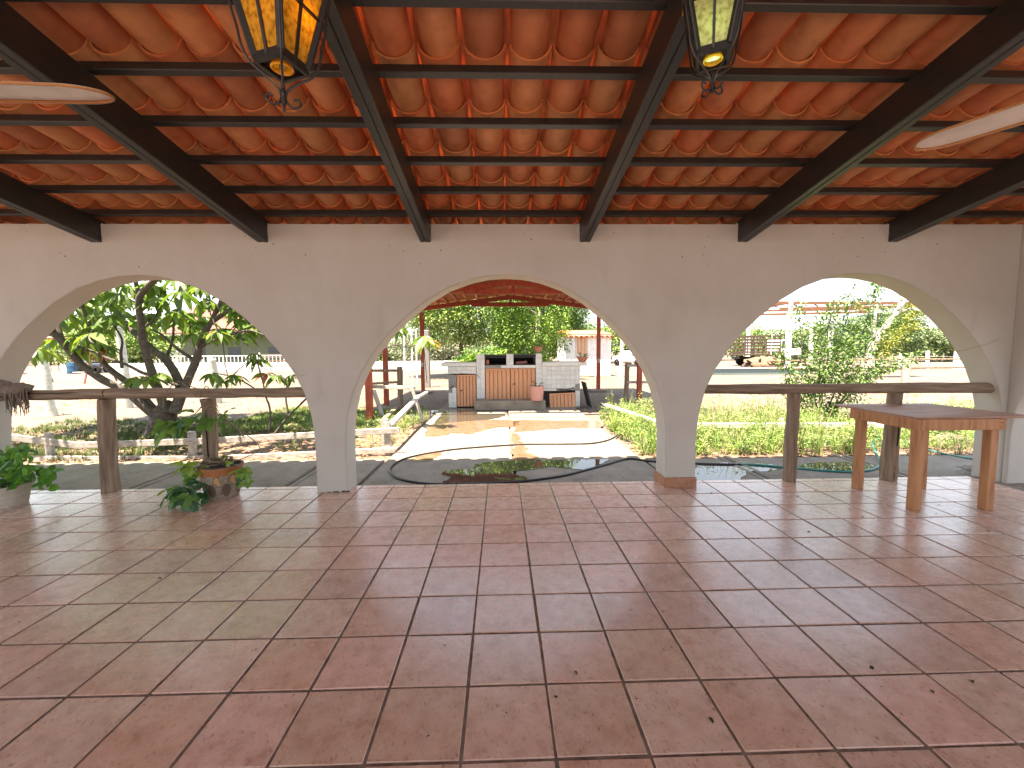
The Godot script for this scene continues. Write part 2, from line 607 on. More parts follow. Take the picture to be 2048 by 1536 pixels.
func arcade() -> void:
	var w := thing("arcade_wall", "white plastered wall with three tall round arches across the far side of patio", "wall", Vector3(0, -0.03, -4.2))
	put("wall", arch_wall(-8.9, 5.55, 2.67, 0.28, [-6.99, -3.49, 0.06, 3.615]), M.plaster, w)
	var s := G.new()
	s.box(Vector3(1.84, 0.075, 0.005), Vector3(0.326, 0.11, 0.012), 0.003)
	s.box(Vector3(1.672, 0.075, -0.14), Vector3(0.012, 0.11, 0.30), 0.003)
	put("skirting_tile", s, M.skirt, w)
	for e in [[-1.86, -1.55, 0.006], [5.25, 5.54, 0.006], [-5.42, -5.12, 0.006]]:   # peeled paint along the foot of the pillars
		for i in 6:
			s = G.new()
			var x := lerpf(e[0], e[1], sqrt((i + R(0.0, 1.0)) / 6.0))
			s.lump(Vector3(x, 0.03, 0.0), Vector3(R(0.01, 0.04), R(0.004, 0.016), 0.003), i, 0.8, Basis.IDENTITY, 5)
			put("peeled_spot", s, M.mould, w)
	for e in [[[1878, 711], [1900, 706], [1930, 700], [1968, 690], [1999, 678]], [[2024, 702], [2026, 730], [2022, 760]], [[585, 735], [598, 752], [610, 748]]]:
		s = G.new()
		s.tube(smooth(e.map(func(q): return at(q[0], q[1], -4.199) - w.position), 3), [0.0016], 4)
		put("hairline_crack", s, M.hairline, w)
	var spot := G.new()
	spot.lump(Vector3.ZERO, Vector3(0.005, 0.006, 0.002), 2, 0.4, Basis.IDENTITY, 4)
	var where := []
	for i in 46:
		var x := R(-4.8, 5.1)
		where.append(Transform3D(Basis.from_scale(Vector3.ONE * R(0.5, 1.3)), Vector3(x, R(2.27, 2.62), 0.0)))
	scatter("plaster_specks", spot.mesh(), M.mould, where, [], w)
	for x in [-3.84, -2.28, -0.722, 0.835, 2.405, 3.93]:   # rough mortar packed round the rafter ends
		for k in [-1.0, 1.0]:
			s = G.new()
			s.lump(Vector3(x + k * 0.062, 2.60, -0.004), Vector3(0.014, 0.085, 0.012), int(x * 10 + k), 0.5, Basis.IDENTITY, 5)
			put("mortar_fillet", s, M.plaster, w)
	var side := thing("side_arcade_wall", "white plastered side wall with arches leaving the right corner pillar", "wall", Vector3(5.25, -0.03, -4.196), "", -PI / 2)
	put("wall", arch_wall(0.0, 6.9, 2.9, 0.30, [1.66, 5.2]), M.plaster, side)


func tile_mesh(up: float, low: float, length: float, rise: float, concave := 1.0) -> G:   # a tapered half-round roof tile along z; +z is its upper end
	var g := G.new()
	var n := 10
	var th := 0.013
	var rings := []
	for e in [[low, 0.0, rise], [lerpf(low, up, 0.08), length * 0.05, rise * 0.95], [up, length, 0.0]]:
		for k in [0.0, th]:
			var ring := []
			for i in n + 1:
				var a := PI * (-0.5 + float(i) / n) * 0.94
				var r: float = e[0] - k
				ring.append([Vector3(sin(a) * r, e[2] + concave * (e[0] - cos(a) * r * 0.92), e[1]), Vector3(sin(a), -concave * cos(a), 0.0).normalized() * (1.0 if k == 0.0 else -1.0)])
			rings.append(ring)
	for s in 2:
		for k in 2:
			var a: Array = rings[s * 2 + k]
			var b: Array = rings[s * 2 + 2 + k]
			for i in n:
				g.tri(a[i][0], a[i + 1][0], b[i + 1][0], a[i][1], a[i + 1][1], b[i + 1][1])
				g.tri(a[i][0], b[i + 1][0], b[i][0], a[i][1], b[i + 1][1], b[i][1])
	for s in [0, 4]:
		for i in n:
			g.quad(rings[s][i][0], rings[s][i + 1][0], rings[s + 1][i + 1][0], rings[s + 1][i][0], Vector3(0, 0, -1 if s == 0 else 1))
	for i in [0, n]:
		for s in [0, 2]:
			g.quad(rings[s][i][0], rings[s + 2][i][0], rings[s + 3][i][0], rings[s + 1][i][0], Vector3(0, concave, 0))
	return g


func terracotta() -> Array:
	var base := surf([[0.42, 0.135, 0.05], [0.56, 0.19, 0.073], [0.61, 0.215, 0.086], [0.66, 0.25, 0.108]], 1.3, 0.62, 0.012, 5, 0.05, 0.09, 31)
	var r := []
	for i in 6:
		var m: StandardMaterial3D = base.duplicate()
		m.uv1_offset = Vector3(0.31 * i, 0.17 * i, 0.57 * i)
		var k: float = [1.0, 0.94, 1.05, 0.97, 1.02, 0.88][i]
		m.albedo_color = Color(k, k * [1.0, 0.96, 1.06, 1.1, 0.95, 1.0][i], k * [1.0, 0.95, 1.05, 1.1, 0.92, 1.0][i])
		r.append(m)
	return r


func roof() -> void:
	var lean := -atan(0.155)
	var rf := thing("patio_roof", "sloping patio roof of terracotta barrel tiles on black steel rafters and purlins", "roof", Vector3(0, 2.68, -4.2))
	rf.rotation.x = lean
	var far := 8.1
	for x in [-6.96, -5.40, -3.84, -2.28, -0.722, 0.835, 2.405, 3.93, 5.46]:
		var g := G.new()
		for s in [-1.0, 1.0]:   # two channels set back to back
			g.box(Vector3(x + s * 0.0262, -0.105, (far - 0.75) * 0.5), Vector3(0.0495, 0.208, far + 0.75), 0.006)
		put("rafter", g, M.iron, rf)
	for i in range(-1, 20):
		var g := G.new()
		g.box(Vector3(-1.0, 0.025, 0.08 + 0.413 * i), Vector3(13.6, 0.05, 0.046), 0.004)
		put("purlin", g, M.iron, rf)
	var mats := terracotta()
	M.terracotta = mats
	var chan := tile_mesh(0.122, 0.100, 0.487, 0.024).mesh()
	var cover := tile_mesh(0.076, 0.092, 0.487, 0.0, -1.0).mesh()
	var rest := []
	var rest2 := []
	for i in range(-2, 19):
		for k in range(-31, 26):
			var x := -0.075 + 0.252 * k
			var z := 0.08 + 0.413 * i - 0.037
			var wz := -4.2 + z + 0.2
			var see := wz < -1.75 and absf(x) < 1.24 * -wz + 0.25
			var p := Transform3D(Basis.from_euler(Vector3(R(-0.006, 0.006), R(-0.012, 0.012), R(-0.02, 0.02))), Vector3(x + R(-0.0025, 0.0025), 0.051 + R(0, 0.002), z + R(-0.005, 0.005)))
			if see:
				put("channel_tile", chan, mats[rng.randi() % 6], rf, p)
			else:
				rest.append(p)
			p = Transform3D(Basis.from_euler(Vector3(-0.03, R(-0.015, 0.015), R(-0.03, 0.03))), Vector3(x + 0.126 + R(-0.005, 0.005), 0.205, z - 0.03 + R(-0.01, 0.01)))
			if see:
				put("cover_tile", cover, mats[rng.randi() % 6], rf, p)
			else:
				rest2.append(p)
	scatter("channel_tiles", chan, mats[0], rest, [], rf)
	scatter("cover_tiles", cover, mats[0], rest2, [], rf)


# ---- things on the patio
func log_pair(rail: bool) -> StandardMaterial3D:
	return surf([[0.09, 0.06, 0.04], [0.21, 0.145, 0.095], [0.30, 0.215, 0.15], [0.42, 0.33, 0.245]], 1.6, 0.8, 0.012, 5, 0.5, 0.03, 51 if rail else 53, Vector3(0.18, 2.2, 2.2) if rail else Vector3(2.2, 0.16, 2.2))

func wobble(a: Vector3, b: Vector3, n: int, k: float) -> Array:
	var r := []
	for i in n + 1:
		r.append(a.lerp(b, float(i) / n) + Vector3(R(-k, k), R(-k, k), R(-k, k)))
	return r

func log_part(called: String, a: Vector3, b: Vector3, r0: float, r1: float, m: Material, parent: Node) -> void:
	var g := G.new()
	var p := wobble(a, b, 9, r0 * 0.05)
	var rad := []
	for i in 10:
		rad.append(lerpf(r0, r1, i / 9.0) * R(0.95, 1.05))
	g.tube(p, rad, 14, 0.22, rng.randi() % 1000)
	put(called, g, m, parent)

func crack(a: Vector3, b: Vector3, w: float, parent: Node) -> void:
	var g := G.new()
	g.tube(wobble(a, b, 6, w * 0.8), [w * 0.2, w * 0.5, w * 0.5, w * 0.45, w * 0.5, w * 0.4, w * 0.1], 5)
	put("crack", g, M.dark, parent)

func railings() -> void:
	M.dark = plain([0.012, 0.009, 0.007], 0.95)
	var mr := log_pair(true)
	var mp := log_pair(false)
	M.log_post = mp
	var l := thing("log_railing", "weathered log railing of two posts and two butted rails in the left arch", "railing", Vector3(-3.5, 0, -4.34))
	var o := Vector3(3.5, 0, 4.34)
	log_part("post", Vector3(-4.03, 0, -4.34) + o, Vector3(-4.00, 0.955, -4.34) + o, 0.078, 0.070, mp, l)
	log_part("post", Vector3(-3.01, 0, -4.36) + o, Vector3(-2.985, 0.945, -4.34) + o, 0.072, 0.066, mp, l)
	log_part("rail", Vector3(-5.16, 0.995, -4.34) + o, Vector3(-3.985, 1.008, -4.34) + o, 0.049, 0.053, mr, l)
	log_part("rail", Vector3(-3.975, 1.01, -4.34) + o, Vector3(-1.83, 1.0, -4.34) + o, 0.054, 0.050, mr, l)
	crack(Vector3(-4.9, 1.01, -4.288) + o, Vector3(-4.15, 1.03, -4.285) + o, 0.008, l)
	crack(Vector3(-2.99, 0.15, -4.286) + o, Vector3(-2.97, 0.85, -4.272) + o, 0.012, l)
	var r := thing("log_railing", "weathered log railing with rounded cut end behind the wooden table in right arch", "railing", Vector3(3.6, 0, -4.34))
	o = Vector3(-3.6, 0, 4.34)
	log_part("post", Vector3(3.075, 0, -4.34) + o, Vector3(3.09, 0.95, -4.34) + o, 0.064, 0.060, mp, r)
	log_part("post", Vector3(4.155, 0, -4.33) + o, Vector3(4.18, 0.94, -4.34) + o, 0.076, 0.066, mp, r)
	log_part("rail", Vector3(2.03, 0.995, -4.34) + o, Vector3(5.21, 0.99, -4.30) + o, 0.050, 0.058, mr, r)
	crack(Vector3(4.15, 0.02, -4.256) + o, Vector3(4.178, 0.85, -4.272) + o, 0.012, r)
	var s := thing("log_railing", "short visible end of a log rail beyond the right corner pillar", "railing", Vector3(5.4, 0, -2.6))
	log_part("rail", Vector3(0, 0.99, -1.62), Vector3(0, 1.0, 1.55), 0.052, 0.055, mr, s)
	log_part("post", Vector3(0, 0, -0.55), Vector3(0, 0.95, -0.55), 0.06, 0.06, mp, s)
	log_part("post", Vector3(0, 0, 0.6), Vector3(0, 0.95, 0.6), 0.06, 0.06, mp, s)


func table() -> void:
	var wood := surf([[0.28, 0.115, 0.045], [0.44, 0.20, 0.085], [0.50, 0.24, 0.108], [0.56, 0.29, 0.14]], 1.2, 0.5, 0.012, 5, 0.06, 0.05, 61, Vector3(2.0, 0.25, 2.0))
	var topm := surf([[0.28, 0.145, 0.09], [0.42, 0.235, 0.155], [0.50, 0.30, 0.21]], 1.2, 0.55, 0.012, 5, 0.03, 0.05, 62, Vector3(0.3, 2.0, 2.0))
	var t := thing("wooden_table", "square orange brown wooden table with overhanging top before the right railing", "table", Vector3(3.905, 0, -3.78))
	var g := G.new()
	g.box(Vector3(0.14, 0.813, -0.12), Vector3(1.03, 0.018, 0.90), 0.004)
	put("tabletop", g, topm, t)
	for e in [[-0.31, 0.285], [0.32, 0.30], [-0.315, -0.285], [0.315, -0.275]]:
		g = G.new()
		g.box(Vector3(e[0], 0.40, e[1]), Vector3(0.072, 0.80, 0.072), 0.005, Basis.from_euler(Vector3(R(-0.012, 0.012), R(-0.05, 0.05), R(-0.012, 0.012))))
		put("leg", g, wood, t)
	for e in [[0.0, 0.345, 0.725, 0.022], [0.0, -0.335, 0.70, 0.022]]:
		g = G.new()
		g.box(Vector3(e[0], 0.757, e[1]), Vector3(e[2], 0.095, e[3]), 0.004)
		put("apron", g, wood, t)
	for x in [-0.372, 0.377]:
		g = G.new()
		g.box(Vector3(x, 0.757, 0.005), Vector3(0.022, 0.095, 0.70), 0.004)
		put("apron", g, wood, t)
	for e in [[0.362, 0.775], [0.362, 0.735]]:
		g = G.new()
		g.tube([Vector3(e[0] - 0.02, e[1], 0.355), Vector3(e[0] - 0.02, e[1], 0.359)], [0.005, 0.004], 7)
		put("nail", g, M.dark, t)


func lantern(called: String, label: String, where: Vector3, turn: float, chain_to: float, glow: Color, power: float, bulb_at: Vector3) -> void:
	var t := thing(called, label, "lantern", where, "wrought iron lanterns under the rafters", turn)
	var lo := 0.135
	var hi := 0.445
	var a := 0.054
	var b := 0.112
	var pane := StandardMaterial3D.new()
	pane.albedo_texture = noise(71, 0.03, [[0.16, 0.085, 0.006], [0.48, 0.30, 0.03], [0.60, 0.42, 0.07]] if glow.b < 0.7 else [[0.18, 0.15, 0.03], [0.40, 0.38, 0.17], [0.52, 0.52, 0.28]], 4, 256)
	pane.uv1_triplanar = true
	pane.uv1_scale = Vector3.ONE * 5.0
	pane.roughness = 0.18
	pane.backlight_enabled = true
	pane.backlight = lin([0.62, 0.42, 0.06]) if glow.b < 0.7 else lin([0.42, 0.42, 0.24])
	var amber := plain([0.62, 0.36, 0.03], 0.15)
	amber.backlight_enabled = true
	amber.backlight = lin([0.6, 0.35, 0.02])
	for k in 4:
		var q := Basis(Vector3.UP, k * PI / 2)
		var g := G.new()
		g.quad(q * Vector3(-a, lo, a), q * Vector3(a, lo, a), q * Vector3(b, hi, b), q * Vector3(-b, hi, b), q * Vector3.BACK)
		put("glass_pane", g, pane, t)
		g = G.new()
		g.bar(q * Vector3(a, lo, a), q * Vector3(b, hi, b), 0.023, 0.023, 0.004)
		put("corner_bar", g, M.iron, t)
		g = G.new()
		g.bar(q * Vector3(0, lo, a + 0.004), q * Vector3(0, hi, b + 0.004), 0.010, 0.006)
		put("glazing_bar", g, M.iron, t)
		g = G.new()
		var m := lerpf(a, b, 0.55)
		g.bar(q * Vector3(-m, lerpf(lo, hi, 0.55), m + 0.004), q * Vector3(m, lerpf(lo, hi, 0.55), m + 0.004), 0.007, 0.009)
		put("glazing_bar", g, M.iron, t)
		g = G.new()
		g.bar(q * Vector3(-a, lo, a), q * Vector3(a, lo, a), 0.012, 0.03)
		put("lower_frame", g, M.iron, t)
		g = G.new()
		g.bar(q * Vector3(-b, hi, b), q * Vector3(b, hi, b), 0.02, 0.03)
		put("upper_frame", g, M.iron, t)
		# the bent strap that stands off each corner and meets the others under the plate
		g = G.new()
		var p := []
		for e in [[0.16, 0.47], [0.155, 0.40], [0.142, 0.34], [0.136, 0.28], [0.122, 0.22], [0.112, 0.165], [0.09, 0.12], [0.05, 0.09], [0.012, 0.055], [0.008, 0.02], [0.03, 0.004], [0.05, 0.016], [0.045, 0.034], [0.03, 0.03]]:
			p.append(q * (Vector3(e[0], 0, e[0]) * 0.72 + Vector3(0, e[1], 0)))
		g.tube(smooth(p, 3), [0.0042], 6)
		put("scroll_strap", g, M.iron, t)
		g = G.new()
		var dir := (q * Vector3(1, 0, 1)).normalized()
		var tan := dir.cross(Vector3.UP)
		for i in 9:
			var u0 := lerpf(0.44, 0.17, i / 9.0)
			var u1 := lerpf(0.44, 0.17, (i + 1) / 9.0)
			var r0 := lerpf(0.175, 0.085, i / 9.0) + 0.008 * sin(i * 2.1)
			var r1 := lerpf(0.175, 0.085, (i + 1) / 9.0) + 0.008 * sin((i + 1) * 2.1)
			var w0 := 0.014 + 0.006 * sin(i * 2.7)
			var w1 := 0.014 + 0.006 * sin((i + 1) * 2.7)
			g.quad(dir * (r0 - w0) + Vector3(0, u0, 0) + tan * 0.004 * sin(i), dir * r0 + Vector3(0, u0, 0), dir * r1 + Vector3(0, u1, 0), dir * (r1 - w1) + Vector3(0, u1, 0) + tan * 0.004 * sin(i + 1))
		put("glass_leaf", g, amber, t)
	var g := G.new()
	var ring: Array[Vector3] = []
	for i in 24:
		var an := TAU * i / 24 + PI / 24
		var c := Vector3(cos(an), 0, sin(an))
		var sq := c / maxf(absf(c.x), absf(c.z)) * a
		ring.append(c * 0.032 + Vector3(0, lo, 0))
		ring.append(sq + Vector3(0, lo, 0))
	for i in 24:
		var j := (i + 1) % 24
		g.quad(ring[i * 2], ring[i * 2 + 1], ring[j * 2 + 1], ring[j * 2], Vector3.DOWN)
	put("base_plate", g, M.iron, t)
	g = G.new()
	g.lathe(Vector3(0, lo, 0), [Vector2(0.032, 0.002), Vector2(0.036, -0.012), Vector2(0.031, -0.016), Vector2(0.027, -0.004)], 20)
	put("glass_rim", g, amber, t)
	g = G.new()
	g.tube([Vector3(0, 0.075, 0), Vector3(0, 0.04, 0), Vector3(0, 0.02, 0), Vector3(0, 0.0, 0)], [0.006, 0.009, 0.009, 0.004], 8)
	put("finial", g, M.iron, t)
	g = G.new()
	for k in 4:
		var q := Basis(Vector3.UP, k * PI / 2)
		g.quad(q * Vector3(-b - 0.012, hi + 0.01, b + 0.012), q * Vector3(b + 0.012, hi + 0.01, b + 0.012), q * Vector3(0.02, hi + 0.085, 0.02), q * Vector3(-0.02, hi + 0.085, 0.02), q * Vector3(0, 1, 1))
	put("cap", g, M.iron, t)
	g = G.new()
	g.tube([Vector3(0, hi + 0.07, 0), Vector3(0, chain_to, 0)], [0.008], 8)
	put("hanging_rod", g, M.iron, t)
	var bm := StandardMaterial3D.new()
	bm.emission_enabled = true
	bm.emission = glow
	bm.emission_energy_multiplier = power * 26.0
	g = G.new()
	g.lathe(bulb_at, [Vector2(0.0001, -0.03), Vector2(0.018, -0.024), Vector2(0.026, 0.0), Vector2(0.02, 0.024), Vector2(0.012, 0.045), Vector2(0.0001, 0.05)], 14)
	put("lamp_bulb", g, bm, t)
	var li := OmniLight3D.new()
	li.name = "lamp_light"
	li.light_color = glow
	li.light_energy = power
	li.light_size = 0.02
	li.omni_range = 20.0
	li.omni_attenuation = 2.0
	li.shadow_enabled = true
	li.position = bulb_at
	t.add_child(li)


func fan(label: String, tip: Vector3, dir: Vector3, top: float) -> void:
	var white := surf([[0.60, 0.58, 0.54], [0.76, 0.74, 0.70], [0.80, 0.79, 0.76]], 1.5, 0.45, 0.01, 4, 0.0, 0.05, 75)
	var rust := plain([0.38, 0.17, 0.05], 0.7)
	var hub := tip - dir * 0.78
	var t := thing("ceiling_fan", label, "ceiling fan", hub, "white ceiling fans hung from the roof")
	var g := G.new()
	g.lathe(Vector3.ZERO, [Vector2(0.0001, -0.06), Vector2(0.07, -0.05), Vector2(0.095, 0.0), Vector2(0.09, 0.07), Vector2(0.03, 0.11), Vector2(0.0001, 0.115)], 20)
	put("motor", g, white, t)
	g = G.new()
	g.tube([Vector3(0, 0.1, 0), Vector3(0, top - hub.y, 0)], [0.014], 10)
	put("downrod", g, M.iron, t)
	for k in 3:
		var b := Basis(Vector3.UP, atan2(dir.x, dir.z) + TAU * k / 3)
		b = b * Basis(Vector3.BACK, 0.16)
		g = G.new()
		var pts := PackedVector2Array()
		var e := PackedVector2Array()
		for i in 21:
			var u := sin(i / 20.0 * PI * 0.5)
			var w := lerpf(0.066, 0.052, u) * (sqrt(maxf(0.0, 1.0 - pow(maxf(0.0, (u - 0.86) / 0.14), 2.0))))
			e.append(Vector2(w, lerpf(0.13, 0.78, u)))
		pts.append_array(e)
		for i in range(19, -1, -1):
			pts.append(Vector2(-e[i].x, e[i].y))
		g.slab(pts, -0.004, 0.004)
		var bl := put("blade", g, white, t, Transform3D(b, Vector3.ZERO))
		var rim := []
		for p in pts:
			rim.append(Vector3(p.x, 0, p.y))
		g = G.new()
		g.tube(rim, [0.0042], 5)
		put("rusty_edge", g, rust, bl)
		g = G.new()
		g.bar(b * Vector3(0, 0.008, 0.07), b * Vector3(0, 0.008, 0.2), 0.03, 0.006)
		put("bracket", g, white, t)


func lobed(size: float, sd: int) -> G:
	var g := G.new()
	var pts: Array[Vector3] = []
	var r := RandomNumberGenerator.new()
	r.seed = sd
	for i in 29:
		var u := i / 28.0
		var an := lerpf(-2.75, 2.75, u)
		var lob := 0.36 + 0.64 * pow(absf(cos(an * 1.6)), 1.3)
		var rad := size * lob * (1.0 - 0.28 * absf(an) / 2.75) * r.randf_range(0.92, 1.06)
		pts.append(Vector3(sin(an) * rad, 0.06 * size * sin(an * 5.0) - 0.35 * rad * rad / size, cos(an) * rad + size * 0.2))
	for i in 28:
		g.quad(Vector3.ZERO, pts[i], pts[i + 1], Vector3.ZERO, Vector3.UP)
	return g

func round_leaf(size: float) -> G:
	var g := G.new()
	var pts: Array[Vector3] = []
	for i in 13:
		var an := lerpf(-2.9, 2.9, i / 12.0)
		pts.append(Vector3(sin(an) * size * 0.52, -0.18 * size * pow(sin(an), 2.0) + 0.03 * size * cos(an * 3.0), size * 0.45 + cos(an) * size * 0.52))
	for i in 12:
		g.quad(Vector3.ZERO, pts[i], pts[i + 1], Vector3.ZERO, Vector3.UP)
	return g

func leaf_mats(list: Array, back := 1.6) -> Array:
	var r := []
	for c in list:
		var m := plain(c, 0.5)
		m.backlight_enabled = true
		m.backlight = lin([c[0] * back, c[1] * back, c[2] * back * 0.6])
		r.append(m)
	return r

func facing(where: Vector3, out: Vector3, roll := 0.0) -> Transform3D:   # a leaf at a point, its length along out
	var z := out.normalized()
	var x := Vector3.UP.cross(z)
	x = x.normalized() if x.length() > 0.01 else Vector3.RIGHT
	return Transform3D(Basis(x, z.cross(x), z) * Basis(Vector3.BACK, roll), where)


func potted_plants() -> void:
	# the painted pot with the vine that climbs to the rail
	var im := Image.create(512, 256, false, Image.FORMAT_RGB8)
	im.fill(lin([0.36, 0.285, 0.215]))
	var r2 := RandomNumberGenerator.new()
	r2.seed = 5
	var f := FastNoiseLite.new()
	f.frequency = 0.03
	var f2 := FastNoiseLite.new()
	f2.seed = 9
	f2.frequency = 0.011
	for y in 256:
		for x in 512:
			var c := Color(0.36, 0.285, 0.215).lerp(Color(0.27, 0.21, 0.16), 0.5 + 0.5 * f.get_noise_2d(x, y))
			if y < 62:
				c = Color(0.40, 0.15, 0.045).lerp(Color(0.30, 0.11, 0.04), 0.5 + 0.6 * f.get_noise_2d(x, y))
			var w := fposmod(x + 14.0 * sin(y * 0.05), 128.0) - 64.0
			var d := Vector2(w / 26.0, (y - 105.0) / 44.0).length()
			if d < 1.0 and y > 40:
				c = Color(0.50, 0.29, 0.12) if d < 0.86 else Color(0.05, 0.03, 0.02)
			var e := Vector2((fposmod(x + 64.0, 128.0) - 64.0) / 40.0, (y - 175.0) / 52.0).length()
			if e < 1.0 and y > 62:
				c = Color(0.10, 0.065, 0.045) if absf(sin(w * 0.2 + y * 0.12)) > 0.18 else Color(0.30, 0.22, 0.16)
			elif y > 62 and d > 1.0 and absf(f2.get_noise_2d(x * 3.0, y * 3.0)) < 0.055:
				c = Color(0.06, 0.04, 0.03)
			im.set_pixel(x, y, lin(c))
	var pm := StandardMaterial3D.new()
	pm.albedo_texture = ImageTexture.create_from_image(im)
	pm.roughness = 0.55
	var t := thing("painted_pot", "hand painted clay pot with orange rim and dark leaf pattern below left railing", "flower pot", Vector3(-2.755, 0, -4.13))
	var g := G.new()
	g.lathe(Vector3.ZERO, [Vector2(0.134, 0.0), Vector2(0.145, 0.03), Vector2(0.158, 0.10), Vector2(0.171, 0.19), Vector2(0.181, 0.27), Vector2(0.186, 0.30), Vector2(0.192, 0.302), Vector2(0.192, 0.318)].map(func(p): return p), 36)
	for i in g.t.size():
		g.t[i].y = clampf((g.t[i].y - 0.68) / 0.32, 0.0, 1.0)
		g.t[i].x *= 2.0
	put("body", g, pm, t)
	g = G.new()
	g.lathe(Vector3.ZERO, [Vector2(0.192, 0.318), Vector2(0.186, 0.324), Vector2(0.168, 0.322), Vector2(0.164, 0.29), Vector2(0.0001, 0.27)], 36)
	put("rim", g, plain([0.10, 0.075, 0.06], 0.7), t)
	g = G.new()
	g.lump(Vector3(0, 0.275, 0), Vector3(0.155, 0.02, 0.155), 4, 0.3)
	put("soil", g, plain([0.035, 0.025, 0.018], 1.0), t)
	var stem := surf([[0.10, 0.07, 0.045], [0.24, 0.18, 0.11], [0.34, 0.27, 0.17]], 3.0, 0.85, 0.02)
	M.stem = stem
	var v := thing("climbing_vine", "half dry vine with lobed leaves climbing from painted pot over the left rail", "vine", Vector3(-2.755, 0.28, -4.13))
	var o := Vector3(2.755, -0.28, 4.13)
	var twist := []
	for k in 15:
		var p := []
		var a0 := R(0, TAU)
		for i in 6:
			var an := a0 + i * R(0.4, 0.9)
			var rad := R(0.06, 0.15)
			p.append(Vector3(cos(an) * rad - 0.03, R(0.02, 0.11), sin(an) * rad))
		twist.append(p)
	for p in twist:
		g = G.new()
		g.tube(smooth(p, 4), [R(0.003, 0.006)], 5)
		put("stem", g, stem, v)
	var runs := [
		[[455, 925, -4.1], [490, 915, -4.0], [520, 895, -4.1], [480, 860, -4.15], [450, 842, -4.2], [435, 820, -4.22], [425, 800, -4.24], [400, 780, -4.25], [378, 770, -4.25], [385, 755, -4.3], [372, 752, -4.32]],
		[[487, 873, -4.15], [465, 845, -4.2], [440, 835, -4.22], [432, 820, -4.22], [420, 810, -4.2], [410, 822, -4.2]],
		[[430, 822, -4.22], [400, 803, -4.22], [412, 772, -4.25], [424, 790, -4.22], [436, 815, -4.2]],
		[[395, 795, -4.22], [370, 770, -4.26], [352, 764, -4.27], [330, 790, -4.24], [326, 815, -4.22]],
		[[415, 798, -4.22], [388, 830, -4.15], [360, 850, -4.1], [352, 862, -4.08]],
		[[405, 950, -4.1], [392, 945, -4.02], [384, 930, -3.99]], [[470, 930, -4.1], [486, 935, -4.02], [488, 955, -3.98]], [[402, 965, -4.05], [385, 968, -3.95], [376, 975, -3.9]]]
	for s in runs:
		g = G.new()
		g.tube(smooth(s.map(func(e): return at(e[0], e[1], e[2]) + o), 4), [0.0075, 0.007, 0.006, 0.005, 0.004], 6, 0.2, 2)
		put("stem", g, stem, v)
	var vm := leaf_mats([[0.09, 0.18, 0.03], [0.12, 0.22, 0.035], [0.20, 0.29, 0.04], [0.045, 0.12, 0.05], [0.26, 0.30, 0.05]], 1.6)
	var lv := [lobed(0.085, 1), lobed(0.085, 2), lobed(0.085, 3)].map(func(q): return q.mesh())
	# leaf clusters: where, spread, number, size, material
	for e in [[345, 850, -4.08, 0.09, 8, 1.0, [0, 1, 1]], [322, 868, -4.1, 0.06, 4, 1.0, [1, 0]], [400, 832, -4.16, 0.09, 7, 0.9, [0, 1]], [372, 846, -4.1, 0.08, 5, 1.1, [0, 3]], [448, 825, -4.2, 0.06, 5, 0.8, [0, 1]],
			[385, 930, -3.99, 0.07, 7, 0.95, [2, 4, 2]], [386, 950, -3.97, 0.05, 4, 0.9, [2, 1]], [376, 985, -3.87, 0.11, 20, 1.0, [3, 3, 0]], [350, 988, -3.9, 0.06, 7, 0.9, [3, 0]], [487, 940, -3.98, 0.05, 6, 0.8, [1, 2]], [486, 962, -3.96, 0.05, 6, 0.7, [3, 1]], [452, 918, -4.05, 0.04, 3, 0.6, [2]]]:
		for i in e[4]:
			var off: Vector3 = Vector3(R(-1, 1), R(-0.8, 0.8), R(-1, 1)) * e[3]
			var p: Vector3 = at(e[0], e[1], e[2]) + off
			p.y = maxf(p.y, 0.03)
			var dn := Vector3(off.x * 4.0 + R(-0.3, 0.3), R(-1.1, 0.1), 0.6 + R(-0.4, 0.4))
			put("leaf", lv[i % 3], vm[e[6][i % e[6].size()]], v, facing(p + o, dn, R(-0.7, 0.7)).scaled_local(Vector3.ONE * e[5] * R(0.85, 1.3)))
	# the leafy plant at the left edge
	t = thing("leafy_pot_plant", "bushy round leaved plant in a pale pot at the left edge of the floor", "potted plant", Vector3(-4.63, 0, -3.98))
	g = G.new()
	g.lathe(Vector3.ZERO, [Vector2(0.12, 0.0), Vector2(0.135, 0.08), Vector2(0.15, 0.17), Vector2(0.162, 0.172), Vector2(0.162, 0.20), Vector2(0.145, 0.20), Vector2(0.14, 0.17), Vector2(0.0001, 0.165)], 28)
	put("pot", g, surf([[0.40, 0.34, 0.27], [0.55, 0.49, 0.42]], 2.0, 0.7, 0.02), t)
	var rm := leaf_mats([[0.06, 0.17, 0.02], [0.09, 0.23, 0.025], [0.13, 0.28, 0.035], [0.035, 0.11, 0.015]], 1.6)
	var rl := round_leaf(0.07).mesh()
	for i in 26:
		var e := Vector3(R(-0.34, 0.28), R(0.20, 0.50), R(-0.2, 0.24))
		g = G.new()
		g.tube(smooth([Vector3(R(-0.05, 0.05), 0.16, R(-0.05, 0.05)), e * 0.5 + Vector3(0, 0.12, 0), e], 4), [0.004, 0.003, 0.002], 5)
		put("stem", g, rm[3], t)
		for k in 11:
			var p := e + Vector3(R(-0.11, 0.11), R(-0.11, 0.07), R(-0.11, 0.11))
			if p.y < 0.24 and p.x < 0.1:
				p.y += 0.1
			put("leaf", rl, rm[rng.randi() % 4], t, facing(p, Vector3(p.x * 1.2 + R(-0.6, 0.6), R(-1.5, 0.0), 0.5 + R(-0.6, 0.6)), R(-0.9, 0.9)).scaled_local(Vector3.ONE * R(0.7, 1.2)))
